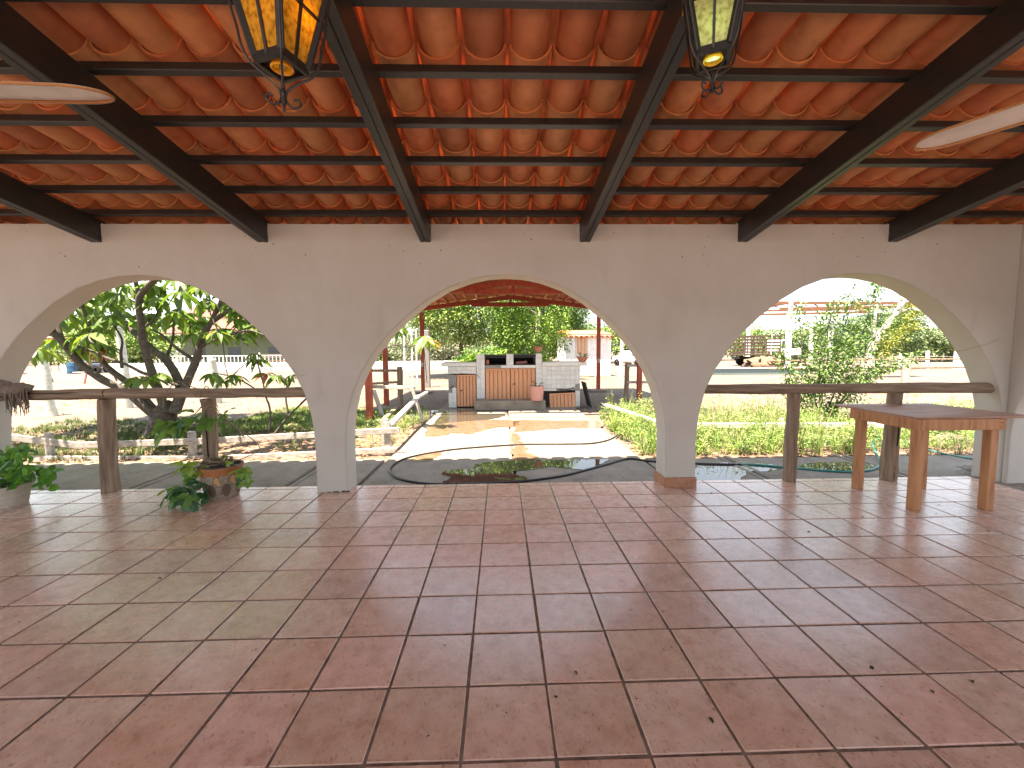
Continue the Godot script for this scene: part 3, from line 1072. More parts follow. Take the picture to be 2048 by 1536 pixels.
	# the frayed bundle over the end of the rail
	t = thing("cloth_bundle", "frayed grey brown cloth bundle bound with cord over the left end of railing", "cloth bundle", Vector3(-4.88, 1.05, -4.33))
	var cloth := surf([[0.10, 0.075, 0.06], [0.26, 0.20, 0.16], [0.36, 0.29, 0.24]], 2.5, 0.95, 0.02, 5, 0.5, 0.05, 81, Vector3(1, 4, 1))
	g = G.new()
	g.lump(Vector3(-0.08, 0.02, 0.03), Vector3(0.10, 0.085, 0.09), 5, 0.5)
	g.lump(Vector3(0.06, 0.015, 0.03), Vector3(0.13, 0.06, 0.085), 8, 0.5)
	put("body", g, cloth, t)
	for i in 34:
		var x := R(-0.02, 0.2)
		g = G.new()
		var z := 0.06 + R(-0.01, 0.03)
		g.tube([Vector3(x, 0.03, z), Vector3(x + 0.01, -0.04, z + 0.01), Vector3(x + R(-0.01, 0.03), R(-0.16, -0.08), z), Vector3(x + R(-0.02, 0.05), R(-0.26, -0.12), z)], [0.007, 0.006, 0.005, 0.002], 5)
		put("strand", g, cloth, t)
	for i in 4:
		g = G.new()
		var p := []
		for k in 9:
			var an := TAU * k / 8.0
			p.append(Vector3(-0.12 + i * 0.018, 0.02 + sin(an) * 0.085, 0.03 + cos(an) * 0.092))
		g.tube(p, [0.006], 5)
		put("cord", g, M.dark, t)
	g = G.new()
	g.tube(smooth([Vector3(-0.1, -0.02, 0.1), Vector3(-0.09, -0.12, 0.11), Vector3(-0.1, -0.25, 0.1), Vector3(-0.075, -0.40, 0.1)], 4), [0.008], 6, 0.5, 4)
	put("cord", g, M.dark, t)


func floor_bits() -> void:
	var g := G.new()
	g.leaf(0.03, 0.014, 0.5, 0.3)
	var w := []
	for p in [[1871, 1026], [1896, 1026], [1850, 1048], [1722, 1032], [1964, 1054], [1972, 1060], [1618, 1062], [1595, 992], [1632, 981], [1875, 1009], [1325, 1224], [1265, 1221], [1012, 1428], [1115, 1396], [1276, 1396], [1417, 1434], [1868, 1387], [1947, 1366], [1745, 1332], [1340, 1293], [1148, 1342], [886, 1290], [860, 1470], [40, 1242], [512, 1300], [315, 1156], [80, 1150], [1425, 985], [1433, 985], [1290, 965], [1288, 1013]]:
		w.append(facing(on(p[0], p[1], 0.003), Vector3(R(-1, 1), 0.05, R(-1, 1))).scaled_local(Vector3.ONE * R(0.4, 1.1)))
	for i in 90:
		w.append(facing(Vector3(R(-4, 5), 0.003, R(-4.2, -1.5)), Vector3(R(-1, 1), 0.05, R(-1, 1))).scaled_local(Vector3.ONE * R(0.12, 0.4)))
	scatter("dry_leaf_bits", g.mesh(), plain([0.03, 0.018, 0.012], 0.9), w, [])


# ---- the yard: cooking block, shelter, hut, fences, hoses
func barbecue() -> void:
	var z := -10.6
	var t := thing("barbecue_block", "white tiled outdoor cooking block with two fire boxes and orange plank doors", "barbecue", Vector3(0, 0, z))
	var tilem := surf([[0.50, 0.485, 0.46], [0.64, 0.62, 0.59], [0.69, 0.67, 0.645]], 2.0, 0.3, 0.02, 4, 0.0, 0.05, 91)
	var tile2: StandardMaterial3D = tilem.duplicate()
	tile2.albedo_color = Color(0.96, 0.96, 0.96)
	var mortar := surf([[0.16, 0.15, 0.14], [0.27, 0.255, 0.24], [0.33, 0.31, 0.29]], 2.0, 0.95, 0.02, 5, 0.3, 0.06, 92)
	M.mortar = mortar
	# masonry: x0, x1, y0, y1, z front, z back
	for e in [[-1.34, -0.63, 0.84, 1.13, 0.0, -0.95], [-1.33, -1.13, -0.05, 0.84, -0.01, -0.95], [-1.33, -0.63, -0.05, 0.84, -0.7, -0.95],
			[-0.62, -0.41, -0.05, 1.34, 0.0, -0.95], [0.875, 1.03, -0.05, 1.34, 0.0, -0.95], [0.135, 0.315, 0.99, 1.335, 0.0, -0.95], [-0.41, 0.135, 0.985, 1.06, 0.0, -0.95], [0.315, 0.875, 0.985, 1.06, 0.0, -0.95],
			[-0.41, 0.875, -0.05, 0.985, -0.75, -0.95], [-0.41, 0.875, 1.06, 1.30, -0.85, -0.95], [1.03, 2.0, 0.40, 1.12, 0.0, -0.95], [1.88, 2.0, -0.05, 0.40, -0.005, -0.95], [1.03, 1.88, -0.05, 0.40, -0.7, -0.95]]:
		var g := G.new()
		g.box(Vector3((e[0] + e[1]) * 0.5, (e[2] + e[3]) * 0.5, (e[4] + e[5]) * 0.5), Vector3(e[1] - e[0], e[3] - e[2], e[4] - e[5]), 0.006)
		put("masonry", g, mortar, t)
	for e in [[-1.50, -0.62, 1.035, 1.135], [1.035, 2.17, 1.03, 1.125]]:
		var g := G.new()
		g.box(Vector3((e[0] + e[1]) * 0.5, (e[2] + e[3]) * 0.5, -0.46), Vector3(e[1] - e[0], e[3] - e[2], 0.99), 0.008)
		put("countertop", g, tilem, t)
	var tile := G.new()
	tile.box(Vector3.ZERO, Vector3(0.1, 0.1, 0.01), 0.002)
	var tm := tile.mesh()
	# glazed tiles over the fronts: x0, x1, y0, y1, columns, rows
	for e in [[-1.34, -0.63, 0.845, 1.03, 6, 2], [-1.33, -1.13, 0.0, 0.5, 2, 4], [-0.62, -0.41, 0.22, 1.345, 2, 9], [0.875, 1.03, 0.22, 1.345, 1, 9], [0.135, 0.315, 1.06, 1.34, 2, 2], [0.0, 0.875, 0.985, 1.058, 6, 1], [1.032, 2.0, 0.46, 1.028, 8, 5], [1.88, 2.0, 0.0, 0.40, 1, 3], [1.032, 1.40, 0.40, 0.455, 3, 1]]:
		var w: float = (e[1] - e[0]) / e[4]
		var h: float = (e[3] - e[2]) / e[5]
		for i in e[4]:
			for j in e[5]:
				if e[1] == -1.13 and j == 3 and i == 0 or e[1] == 2.0 and e[5] == 5 and i == 7 and j == 0:
					continue
				put("tile", tm, tilem if rng.randf() < 0.6 else tile2, t, Transform3D(Basis.from_scale(Vector3((w - 0.0025) * 10, (h - 0.0025) * 10, 1)), Vector3(e[0] + (i + 0.5) * w, e[2] + (j + 0.5) * h, 0.004 + R(0, 0.002))))
	for e in [[-1.33, 0.838, -0.66, 0.86], [-0.62, 0.84, -0.52, 0.72], [1.40, 0.44, 2.0, 0.40], [1.9, 0.50, 1.62, 0.42], [-1.3, 0.50, -1.15, 0.58]]:
		var g := G.new()
		g.tube(wobble(Vector3(e[0], e[1], 0.009), Vector3(e[2], e[3], 0.009), 8, 0.008), [0.004, 0.008, 0.012, 0.007, 0.01, 0.006, 0.003], 5)
		put("crack", g, M.dark, t)
	for x in [-0.14, 0.595]:
		var g := G.new()
		g.box(Vector3(x, 1.315, -0.25), Vector3(0.54, 0.03, 0.62), 0.004)
		put("iron_lid", g, M.iron, t)
		g = G.new()
		g.box(Vector3(x, 1.265, -0.03), Vector3(0.54, 0.022, 0.01), 0.002)
		put("iron_bar", g, M.iron, t)
		g = G.new()
		g.box(Vector3(x, 1.07, -0.43), Vector3(0.55, 0.02, 0.83), 0.002)
		put("soot_floor", g, M.dark, t)
		g = G.new()
		g.box(Vector3(x, 1.18, -0.83), Vector3(0.55, 0.22, 0.02), 0.002)
		put("soot_wall", g, M.dark, t)
	var wood := surf([[0.50, 0.22, 0.10], [0.60, 0.285, 0.145], [0.65, 0.33, 0.18]], 1.5, 0.6, 0.012, 5, 0.03, 0.06, 95, Vector3(3, 0.3, 3))
	M.peach = wood
	# plank doors: x0, x1, y0, y1, boards
	for e in [[-1.125, -0.635, 0.015, 0.825, 6], [-0.40, 0.232, 0.175, 0.98, 6], [0.240, 0.868, 0.17, 0.98, 6]]:
		var d := Node3D.new()
		d.name = numbered("door", t)
		t.add_child(d, true)
		plank_panel(d, e[0], e[1], e[2], e[3], e[4], -0.035, wood)
		var g := G.new()
		var hx: float = e[0] + 0.08 if e[0] < 0.2 and e[0] < -0.5 else (e[0] + 0.06)
		if e[0] > -0.39 or e[0] < -1.0:
			g.bar(Vector3(hx, lerpf(e[2], e[3], 0.5), -0.012), Vector3(hx + 0.06, lerpf(e[2], e[3], 0.52), -0.010), 0.01, 0.02)
			put("latch", g, M.dark, d)
	var step := thing("concrete_step", "low concrete step in front of the double plank doors", "step", Vector3(0.21, -0.02, -10.35))
	var s := G.new()
	s.box(Vector3(0, 0.115, 0), Vector3(1.73, 0.23, 0.47), 0.02)
	put("block", s, M.concrete, step)
	var lost := thing("loose_door", "loose peach plank door propped aslant in the low opening of the cooking block", "door", Vector3(1.55, -0.02, -10.5))
	lost.rotation = Vector3(-0.12, 0, 0.04)
	plank_panel(lost, -0.33, 0.33, 0.0, 0.37, 7, 0.0, wood)
	var slab := thing("leaning_slab", "dark slab leaning on the right end of the cooking block", "slab", Vector3(2.2, -0.02, -10.75))
	s = G.new()
	s.box(Vector3(0, 0.31, 0), Vector3(0.035, 0.66, 0.5), 0.006, Basis(Vector3.BACK, 0.25))
	put("board", s, plain([0.045, 0.045, 0.045], 0.8), slab)
	var can := thing("red_can", "rusty red can standing in the left fire box", "can", Vector3(-0.34, 1.07, -10.68))
	s = G.new()
	s.lathe(Vector3.ZERO, [Vector2(0.0001, 0), Vector2(0.04, 0.002), Vector2(0.042, 0.11), Vector2(0.02, 0.135), Vector2(0.0001, 0.137)], 14)
	put("body", s, plain([0.34, 0.09, 0.06], 0.5), can)
	var loaf := thing("clay_brick", "reddish clay brick lying in the right fire box", "brick", Vector3(0.52, 1.075, -10.76))
	s = G.new()
	s.box(Vector3(0, 0.04, 0), Vector3(0.3, 0.08, 0.13), 0.02, Basis(Vector3.BACK, 0.08))
	put("body", s, plain([0.26, 0.10, 0.07], 0.9), loaf)


func plank_panel(parent: Node, x0: float, x1: float, y0: float, y1: float, n: int, z: float, m: Material) -> void:
	var w := (x1 - x0) / n
	for i in n:
		var g := G.new()
		g.box(Vector3(x0 + (i + 0.5) * w, (y0 + y1) * 0.5, z + R(-0.002, 0.002)), Vector3(w - 0.012, y1 - y0 - R(0.0, 0.012), 0.02), 0.005)
		put("plank", g, m, parent)
	var g := G.new()
	g.box(Vector3((x0 + x1) * 0.5, (y0 + y1) * 0.5, z - 0.014), Vector3(x1 - x0, y1 - y0 - 0.02, 0.01))
	put("backing", g, M.rustwood, parent)
	g = G.new()
	g.box(Vector3((x0 + x1) * 0.5, y1 - 0.02, z + 0.014), Vector3(x1 - x0, 0.035, 0.012), 0.003)
	put("top_batten", g, m, parent)


func yard_pots() -> void:
	var clay := surf([[0.30, 0.11, 0.06], [0.40, 0.17, 0.10], [0.45, 0.21, 0.13]], 2.0, 0.75, 0.02, 4, 0.0, 0.05, 101)
	var pink := surf([[0.46, 0.20, 0.16], [0.56, 0.28, 0.23], [0.60, 0.32, 0.27]], 2.0, 0.65, 0.02, 4, 0.0, 0.05, 102)
	var soil := plain([0.05, 0.035, 0.025], 1.0)
	var leafy := leaf_mats([[0.06, 0.11, 0.03], [0.10, 0.15, 0.05], [0.45, 0.38, 0.27], [0.15, 0.10, 0.05]])
	var lf := G.new()
	lf.leaf(0.10, 0.04, 0.3, 0.3)
	var lm := lf.mesh()
	for e in [["plant_pot", "pink plastic pot with a wilted plant on the concrete step", Vector3(0.87, 0.21, -10.2), 0.145, 0.18, 0.35, pink, [0, 0, 3], 16, 0.16, 0.14], ["plant_pot", "small terracotta pot with sprouting plant on top of the fire box pillar", Vector3(0.95, 1.385, -10.72), 0.075, 0.115, 0.135, clay, [0, 1, 1], 18, 0.16, 0.1],
			["flower_bowl", "terracotta bowl of pale succulents on the right end of the counter", Vector3(2.06, 1.125, -10.6), 0.075, 0.15, 0.13, clay, [2, 2, 2, 1], 34, 0.19, 0.06]]:
		var t := thing(e[0], e[1], "flower pot", e[2])
		var g := G.new()
		g.lathe(Vector3.ZERO, [Vector2(0.0001, 0), Vector2(e[3], 0.002), Vector2(lerpf(e[3], e[4], 0.85), e[5] * 0.78), Vector2(e[4], e[5] * 0.8), Vector2(e[4] * 1.02, e[5]), Vector2(e[4] * 0.9, e[5]), Vector2(e[4] * 0.85, e[5] * 0.85), Vector2(0.0001, e[5] * 0.84)], 24)
		put("pot", g, e[6], t)
		g = G.new()
		g.lump(Vector3(0, e[5] * 0.84, 0), Vector3(e[4] * 0.86, 0.015, e[4] * 0.86), 3, 0.2)
		put("soil", g, soil, t)
		for i in e[8]:
			var d := Vector3(R(-1, 1), R(0.1, 1.0), R(-1, 1)).normalized()
			var p := Vector3(d.x * e[9] * 0.6, e[5] * 0.9 + R(0, e[10]), d.z * e[9] * 0.6)
			g = G.new()
			g.tube([Vector3(p.x * 0.3, e[5] * 0.84, p.z * 0.3), p], [0.004, 0.002], 4)
			put("stem", g, leafy[3], t)
			put("leaf", lm, leafy[e[7][i % e[7].size()]], t, facing(p, d, R(-0.5, 0.5)).scaled_local(Vector3.ONE * R(0.6, 1.1)))


func shelter() -> void:
	var red := surf([[0.24, 0.040, 0.020], [0.34, 0.062, 0.030], [0.40, 0.08, 0.04]], 1.0, 0.55, 0.01, 4, 0.03, 0.08, 111)
	M.red = red
	M.rustwood = plain([0.13, 0.05, 0.03], 0.8)
	var t := thing("palapa_shelter", "red painted open shelter with low gabled tile roof over the cooking block", "shelter", Vector3(0.36, YARD, -11.9))
	var o := -t.position
	var cx := 0.36
	for e in [[-2.80, -8.95, 0.128], [-3.20, -11.75, 0.125], [-2.78, -15.0, 0.12], [3.36, -8.9, 0.125], [3.95, -11.9, 0.125], [3.49, -15.0, 0.125]]:
		var g := G.new()
		g.box(Vector3(e[0], 1.42 + YARD, e[1]) + o, Vector3(e[2], 2.86, e[2]), 0.008)
		put("post", g, red, t)
		if e[1] == -15.0 or e[0] == 3.95:
			g = G.new()
			g.box(Vector3(e[0], YARD + 0.04, e[1]) + o, Vector3(0.6, 0.08, 0.6), 0.015)
			put("footing", g, M.concrete, t)
	var slope := 0.125
	var ridge := 3.24
	for z in [-8.95, -11.8, -15.0]:
		for s in [-1.0, 1.0]:
			var g := G.new()
			g.bar(Vector3(cx, ridge + 0.07, z) + o, Vector3(cx + s * 4.05, ridge + 0.07 - 4.05 * slope, z) + o, 0.09, 0.15, 0.006)
			put("rafter", g, red, t)
		var g := G.new()
		g.box(Vector3(cx, 2.985 if z > -9.0 else 3.055, z + 0.002) + o, Vector3(2.75, 0.14, 0.10), 0.006)
		put("tie_beam", g, red, t)
		g = G.new()
		g.box(Vector3(cx, 3.19, z) + o, Vector3(0.09, 0.14, 0.08), 0.005)
		put("king_post", g, red, t)
	for s in [-1.0, 1.0]:
		for i in 12:
			var u := 0.12 + i * 0.35
			var g := G.new()
			g.box(Vector3(cx + s * u, ridge + 0.172 - u * slope, -12.15) + o, Vector3(0.06, 0.05, 6.1), 0.004, Basis(Vector3.BACK, -s * atan(slope)))
			put("purlin", g, M.peach if i % 4 == 3 else red, t)
		var w := []
		var w2 := []
		for i in 10:
			for k in 25:
				var u := 0.16 + i * 0.413
				var b := Basis(Vector3.UP, -s * PI / 2) * Basis(Vector3.RIGHT, -atan(slope))
				var p := Vector3(cx + s * (u + 0.40), ridge + 0.20 - (u + 0.40) * slope, -15.45 + k * 0.252)
				w.append(Transform3D(b, p + o))
				w2.append(Transform3D(b, p + o + Vector3(0, 0.15, 0.126)))
		scatter("channel_tiles", tile_mesh(0.118, 0.096, 0.487, 0.016).mesh(), M.terracotta[1], w, [], t)
		scatter("cover_tiles", tile_mesh(0.076, 0.092, 0.487, 0.0, -1.0).mesh(), M.terracotta[3], w2, [], t)
	var g := G.new()
	g.box(Vector3(cx, ridge + 0.33, -12.05) + o, Vector3(0.3, 0.06, 6.3), 0.02)
	put("ridge_cap", g, M.terracotta[0], t)
	for e in [[3.49, 1.05, -14.93], [-2.78, 0.96, -14.93]]:
		g = G.new()
		g.box(Vector3(e[0], e[1], e[2]) + o, Vector3(0.09, 0.15, 0.04), 0.008)
		put("switch_box", g, plain([0.42, 0.42, 0.40], 0.5), t)
	g = G.new()
	g.tube(smooth([Vector3(-2.68, 2.75, -14.93), Vector3(-2.70, 1.7, -14.92), Vector3(-2.66, 0.9, -14.92), Vector3(-2.62, 0.3, -14.9)].map(func(q): return q + o), 5), [0.012], 6)
	put("cable", g, M.dark, t)
	g = G.new()
	g.box(Vector3(2.05, 3.0, -10.3) + o, Vector3(0.12, 0.06, 1.2), 0.01, Basis(Vector3.BACK, -0.12))
	put("lamp_housing", g, plain([0.72, 0.72, 0.70], 0.4), t)


func hut() -> void:
	var white := surf([[0.66, 0.65, 0.64], [0.78, 0.77, 0.76], [0.82, 0.815, 0.81]], 0.5, 0.85, 0.01, 5, 0.1, 0.05, 121)
	M.white = white
	var t := thing("white_hut", "small white plastered hut with clay tile roof behind the shelter", "hut", Vector3(4.98, YARD, -25.6))
	var g := G.new()
	g.box(Vector3(0, 1.22, 0), Vector3(2.66, 2.44, 3.2), 0.03)
	put("wall", g, white, t)
	var d := Node3D.new()
	d.name = "door"
	t.add_child(d, true)
	var fr := plain([0.62, 0.60, 0.56], 0.6)
	for e in [[-0.66, 1.2, 0.07, 2.32], [-0.02, 1.2, 0.07, 2.32]]:
		g = G.new()
		g.box(Vector3(e[0] - 0.56 + 0.55, e[1], 1.61), Vector3(e[2], e[3], 0.05), 0.006)
		put("frame", g, fr, d)
	for y in [2.34, 1.24, 0.08]:
		g = G.new()
		g.box(Vector3(-0.345, y, 1.612), Vector3(0.72, 0.07, 0.05), 0.006)
		put("rail", g, fr, d)
	for i in 6:
		g = G.new()
		g.box(Vector3(-0.58 + i * 0.093, 1.79, 1.604), Vector3(0.088, 1.0, 0.03), 0.006)
		put("plank", g, [M.peach, plain([0.62, 0.45, 0.30], 0.7)][i % 2], d)
	g = G.new()
	g.box(Vector3(-0.345, 0.66, 1.602), Vector3(0.56, 1.05, 0.03), 0.008)
	put("lower_panel", g, fr, d)
	var tile := tile_mesh(0.13, 0.15, 0.5, 0.0, -1.0).mesh()
	g = G.new()
	g.box(Vector3(0, 2.60, -0.2), Vector3(2.7, 0.05, 3.7), 0.01, Basis(Vector3.RIGHT, 0.10))
	put("roof_slab", g, M.terracotta[2], t)
	for row in 7:
		for i in 10:
			if row == 1 and i < 2:
				continue
			put("roof_tile", tile, M.terracotta[rng.randi() % 6], t, Transform3D(Basis.from_euler(Vector3(0.10, PI, 0)), Vector3(-1.31 + i * 0.29, 2.34 + row * 0.06, 1.86 - row * 0.42)))
	for i in 6:
		g = G.new()
		g.lathe(Vector3(-1.36, 2.40 + i * 0.06, 1.5 - i * 0.5), [Vector2(0.07, -0.2), Vector2(0.07, 0.2)], 8, Basis(Vector3.RIGHT, PI / 2))
		put("edge_tile", g, M.terracotta[i], t)
	var st := thing("stone", "dark stone lying at the foot of the white hut", "stone", Vector3(5.05, YARD + 0.03, -23.5))
	g = G.new()
	g.lump(Vector3.ZERO, Vector3(0.2, 0.09, 0.14), 6)
	put("body", g, plain([0.12, 0.10, 0.085], 0.9), st)


func beam(called: String, parent: Node, a: Vector3, b: Vector3, w: float, h: float, m: Material) -> void:
	var g := G.new()
	g.bar(a, b, w, h, 0.006)
	put(called, g, m, parent)

func low_fences() -> void:
	var grey := surf([[0.24, 0.22, 0.19], [0.40, 0.375, 0.34], [0.52, 0.50, 0.465]], 1.2, 0.9, 0.012, 5, 0.2, 0.05, 131, Vector3(1, 2, 1))
	M.grey_wood = grey
	var t := thing("plank_fence", "low whitewashed fence of sagging grey planks before the left tree trunk", "fence", Vector3(-3.4, YARD, -5.85))
	var o := -t.position
	beam("plank", t, at(2, 872, -5.8) + o, at(167, 892, -5.9) + o, 0.03, 0.09, grey)
	beam("plank", t, at(160, 890, -5.86) + o, at(420, 882, -5.86) + o, 0.03, 0.085, grey)
	beam("plank", t, at(410, 882, -5.9) + o, at(800, 860, -5.9) + o, 0.03, 0.085, grey)
	beam("plank", t, at(60, 917, -5.88) + o, at(440, 917, -5.88) + o, 0.035, 0.075, grey)
	beam("plank", t, at(430, 917, -5.9) + o, at(790, 900, -5.9) + o, 0.035, 0.075, grey)
	for x in [-1.62, -4.35, -6.3]:
		beam("stake", t, Vector3(x, YARD, -5.95) + o, Vector3(x, 0.32 if x < -2 else 0.42, -5.95) + o, 0.09, 0.06, grey)
	t = thing("broken_fence", "collapsed fence of grey planks leaning along the left edge of the path", "fence", Vector3(-2.3, YARD, -9.0))
	o = -t.position
	beam("plank", t, at(779, 852, -6.0) + o, at(838, 792, -8.6) + o, 0.09, 0.05, grey)
	beam("plank", t, at(833, 797, -8.4) + o, at(853, 785, -9.4) + o, 0.08, 0.05, grey)
	beam("plank", t, at(738, 773, -9.3) + o, at(829, 776, -8.9) + o, 0.10, 0.07, grey)
	beam("plank", t, at(824, 778, -8.6) + o, at(846, 842, -8.6) + o, 0.09, 0.05, grey)
	beam("plank", t, at(747, 780, -9.6) + o, at(765, 832, -9.4) + o, 0.09, 0.05, grey)
	beam("plank", t, at(768, 838, -8.6) + o, at(793, 815, -10.2) + o, 0.1, 0.04, M.log_post)
	beam("stake", t, at(772, 890, -6.05) + o, at(769, 838, -6.05) + o, 0.10, 0.06, grey)
	t = thing("post_and_rail_fence", "grey post with two thin rails left of the shelter posts", "fence", Vector3(-2.75, YARD, -11.2))
	o = -t.position
	log_part("post", Vector3(-2.68, YARD, -11.2) + o, Vector3(-2.68, 1.02, -11.2) + o, 0.075, 0.075, M.log_post, t)
	beam("rail", t, at(700, 741, -11.15) + o, at(797, 741, -11.15) + o, 0.05, 0.07, M.log_post)
	beam("rail", t, at(700, 770, -11.15) + o, at(797, 764, -11.15) + o, 0.05, 0.06, M.log_post)
	t = thing("post_and_rail_fence", "grey post with two rails beside the red post right of the path", "fence", Vector3(3.6, YARD, -12.0))
	o = -t.position
	log_part("post", Vector3(3.60, YARD, -12.0) + o, Vector3(3.63, 1.07, -12.0) + o, 0.065, 0.065, M.log_post, t)
	beam("rail", t, Vector3(3.6, 0.98, -11.95) + o, Vector3(5.4, 0.965, -11.92) + o, 0.05, 0.075, grey)
	beam("rail", t, Vector3(3.6, 0.50, -11.95) + o, Vector3(5.4, 0.49, -11.92) + o, 0.05, 0.07, grey)
	log_part("post", Vector3(5.35, YARD, -12.0) + o, Vector3(5.35, 1.07, -12.0) + o, 0.065, 0.065, M.log_post, t)
	t = thing("fallen_plank", "long pale plank lying low among the weeds right of the path", "plank", Vector3(2.6, YARD, -8.3))
	o = -t.position
	beam("plank", t, at(1209, 809, -9.6) + o, at(1322, 846, -6.9) + o, 0.09, 0.05, M.white)
	beam("stake", t, on(1217, 812) + o, at(1222, 787, -10.2) + o, 0.05, 0.05, grey)
	beam("stake", t, on(1222, 812) + o, at(1226, 789, -10.1) + o, 0.05, 0.05, grey)
	t = thing("plank_fence", "straight whitewashed plank rail low in the weeds beyond the right arch", "fence", Vector3(4.5, YARD, -6.9))
	o = -t.position
	beam("plank", t, at(1385, 851, -6.9) + o, at(1800, 850, -6.9) + o, 0.04, 0.085, M.white)
	for x in [2.9, 4.75, 6.3]:
		beam("stake", t, Vector3(x, YARD, -6.95) + o, Vector3(x, 0.24, -6.95) + o, 0.06, 0.06, grey)
	t = thing("orange_stake", "orange stake showing at the right edge of the middle arch", "stake", on(1316, 842))
	beam("stake", t, Vector3.ZERO, Vector3(0.0, 0.42, -0.05), 0.08, 0.08, plain([0.55, 0.16, 0.04], 0.7))


func hoses() -> void:
	var black := plain([0.012, 0.012, 0.013], 0.35)
	var teal := plain([0.03, 0.22, 0.20], 0.35)
	var h := 0.012
	var p := []
	for e in [[1480, 929], [1391, 927], [1300, 922], [1257, 917.5], [1212, 929], [1168, 941], [1123, 952], [1059, 961], [1009, 965], [932, 967.2], [880, 968], [843, 966], [800, 958], [782, 946], [783, 934], [805, 919], [843, 909], [907, 899], [983, 892.5], [1059, 888.5], [1135, 888], [1186, 886.5], [1224, 877], [1250, 858]]:
		p.append(on(e[0], e[1], h - 0.025))
	p.append(at(1267, 840, -7.9)); p.append(at(1279, 829, -8.05)); p.append(at(1289, 821, -8.3)); p.append(at(1303, 825, -8.3)); p.append(on(1330, 835, -0.03))
	var t := thing("garden_hose", "black garden hose looping over the path and puddle in the middle arch", "hose")
	var g := G.new()
	g.tube(smooth(p, 6), [0.0135], 8)
	put("hose", g, black, t)
	t = thing("garden_hose", "teal green garden hose curling over the walkway past right arch posts", "hose")
	p = []
	for e in [[1478, 928], [1520, 930], [1563, 934], [1599, 937], [1646, 941], [1690, 943.5], [1718, 942.5], [1747, 938], [1760, 926], [1753, 907], [1745, 891], [1749, 881], [1763, 876], [1796, 880], [1821, 888], [1864, 902], [1941, 917], [2010, 920]]:
		p.append(on(e[0], e[1], h - (0.025 if e[1] > 915 else 0.045)))
	g = G.new()
	g.tube(smooth(p, 6), [0.0125], 8)
	put("hose", g, teal, t)
	t = thing("wire_tangle", "small tangle of grey wire on the walkway beside the right corner pillar", "wire", on(1937, 946, -0.02))
	for i in 5:
		p = []
		for k in 7:
			p.append(Vector3(R(-0.14, 0.14), R(0.01, 0.08), R(-0.08, 0.08)))
		g = G.new()
		g.tube(smooth(p, 4), [0.0018], 4)
		put("strand", g, M.mortar, t)


func water() -> void:
	var wet := surf([[0.13, 0.075, 0.045], [0.19, 0.115, 0.07], [0.23, 0.145, 0.095]], 0.7, 0.16, 0.015, 5, 0.05, 0.05, 141)
	var pool := surf([[0.05, 0.04, 0.028], [0.07, 0.055, 0.038], [0.085, 0.068, 0.048]], 0.8, 0.015, 0.015, 4, 0.03, 0.006, 142)
	pool.metallic_specular = 0.65
	# wet concrete in the sun, then standing water; outlines as they lie on the ground
	for e in [["wet_patch", wet, -0.0205, [[868, 848], [930, 841], [1030, 841], [1030, 853], [990, 855], [960, 862], [935, 868], [905, 866], [875, 872], [846, 871]]],
			["wet_patch", wet, -0.0205, [[1030, 841], [1110, 841], [1192, 842], [1200, 854], [1130, 856], [1080, 860], [1040, 863], [1030, 862]]],
			["wet_patch", wet, -0.0205, [[1026, 868], [1034, 866], [1044, 884], [1052, 896], [1064, 912], [1086, 918], [1040, 921], [1022, 920], [1024, 900]]],
			["wet_patch", wet, -0.0205, [[828, 914], [860, 906], [880, 905], [870, 915], [858, 922], [826, 922]]],
			["puddle", pool, -0.0195, [[886, 947], [905, 938], [940, 937], [948, 929], [985, 923], [1030, 920], [1085, 920], [1180, 918], [1222, 919], [1196, 930], [1172, 938], [1150, 938], [1126, 934], [1098, 933], [1062, 939], [1030, 941], [1016, 944], [1044, 952], [1046, 960], [1020, 964], [960, 966], [900, 966], [886, 962], [905, 955]]],
			["puddle", pool, -0.0195, [[868, 846], [897, 820], [950, 824], [965, 829], [1010, 829], [985, 838], [950, 841], [900, 845]]],
			["puddle", pool, -0.0195, [[1391, 935], [1420, 926], [1480, 926], [1540, 928], [1570, 934], [1540, 942], [1492, 944], [1486, 956], [1470, 962], [1420, 963], [1391, 958]]],
			["puddle", pool, -0.0195, [[1600, 930], [1660, 924], [1750, 928], [1752, 938], [1700, 941], [1640, 939]]],
			["puddle", pool, YARD + 0.006, [[790, 843], [820, 830], [850, 822], [890, 822], [890, 845], [850, 848]]]]:
		var g := G.new()
		g.sheet(wavy(flat(e[3], e[2]), 0.07 if e[0] == "puddle" else 0.10), e[2])
		struct(e[0], g, e[1])


# ---- vegetation
func za(e: Array, z: float) -> Vector3:
	return at(e[0] * 0.332, 520.0 + e[1] * 0.332, z)

func branch(parent: Node, pts: Array, r: Array, m: Material, called := "branch") -> void:
	var g := G.new()
	var p := smooth(pts, 4)
	var rad := []
	for i in p.size():
		var u: float = float(i) / (p.size() - 1) * (r.size() - 1)
		rad.append(lerpf(r[int(u)], r[mini(int(u) + 1, r.size() - 1)], u - int(u)))
	g.tube(p, rad, 9, 0.2, rng.randi() % 999)
	put(called, g, m, parent)

func rosette(parent: Node, c: Vector3, n: int, size: float, lv: Array, mats: Array, drop := 0.35) -> void:
	var a := R(0, TAU)
	for i in n:
		a += 2.4
		var d := Vector3(cos(a), R(-drop - 0.55, 0.35 - drop), sin(a))
		put("leaf", lv[i % lv.size()], mats[rng.randi() % mats.size()], parent, facing(c + d.normalized() * 0.02, d, R(-0.5, 0.5)).scaled_local(Vector3.ONE * size * R(0.7, 1.15)))

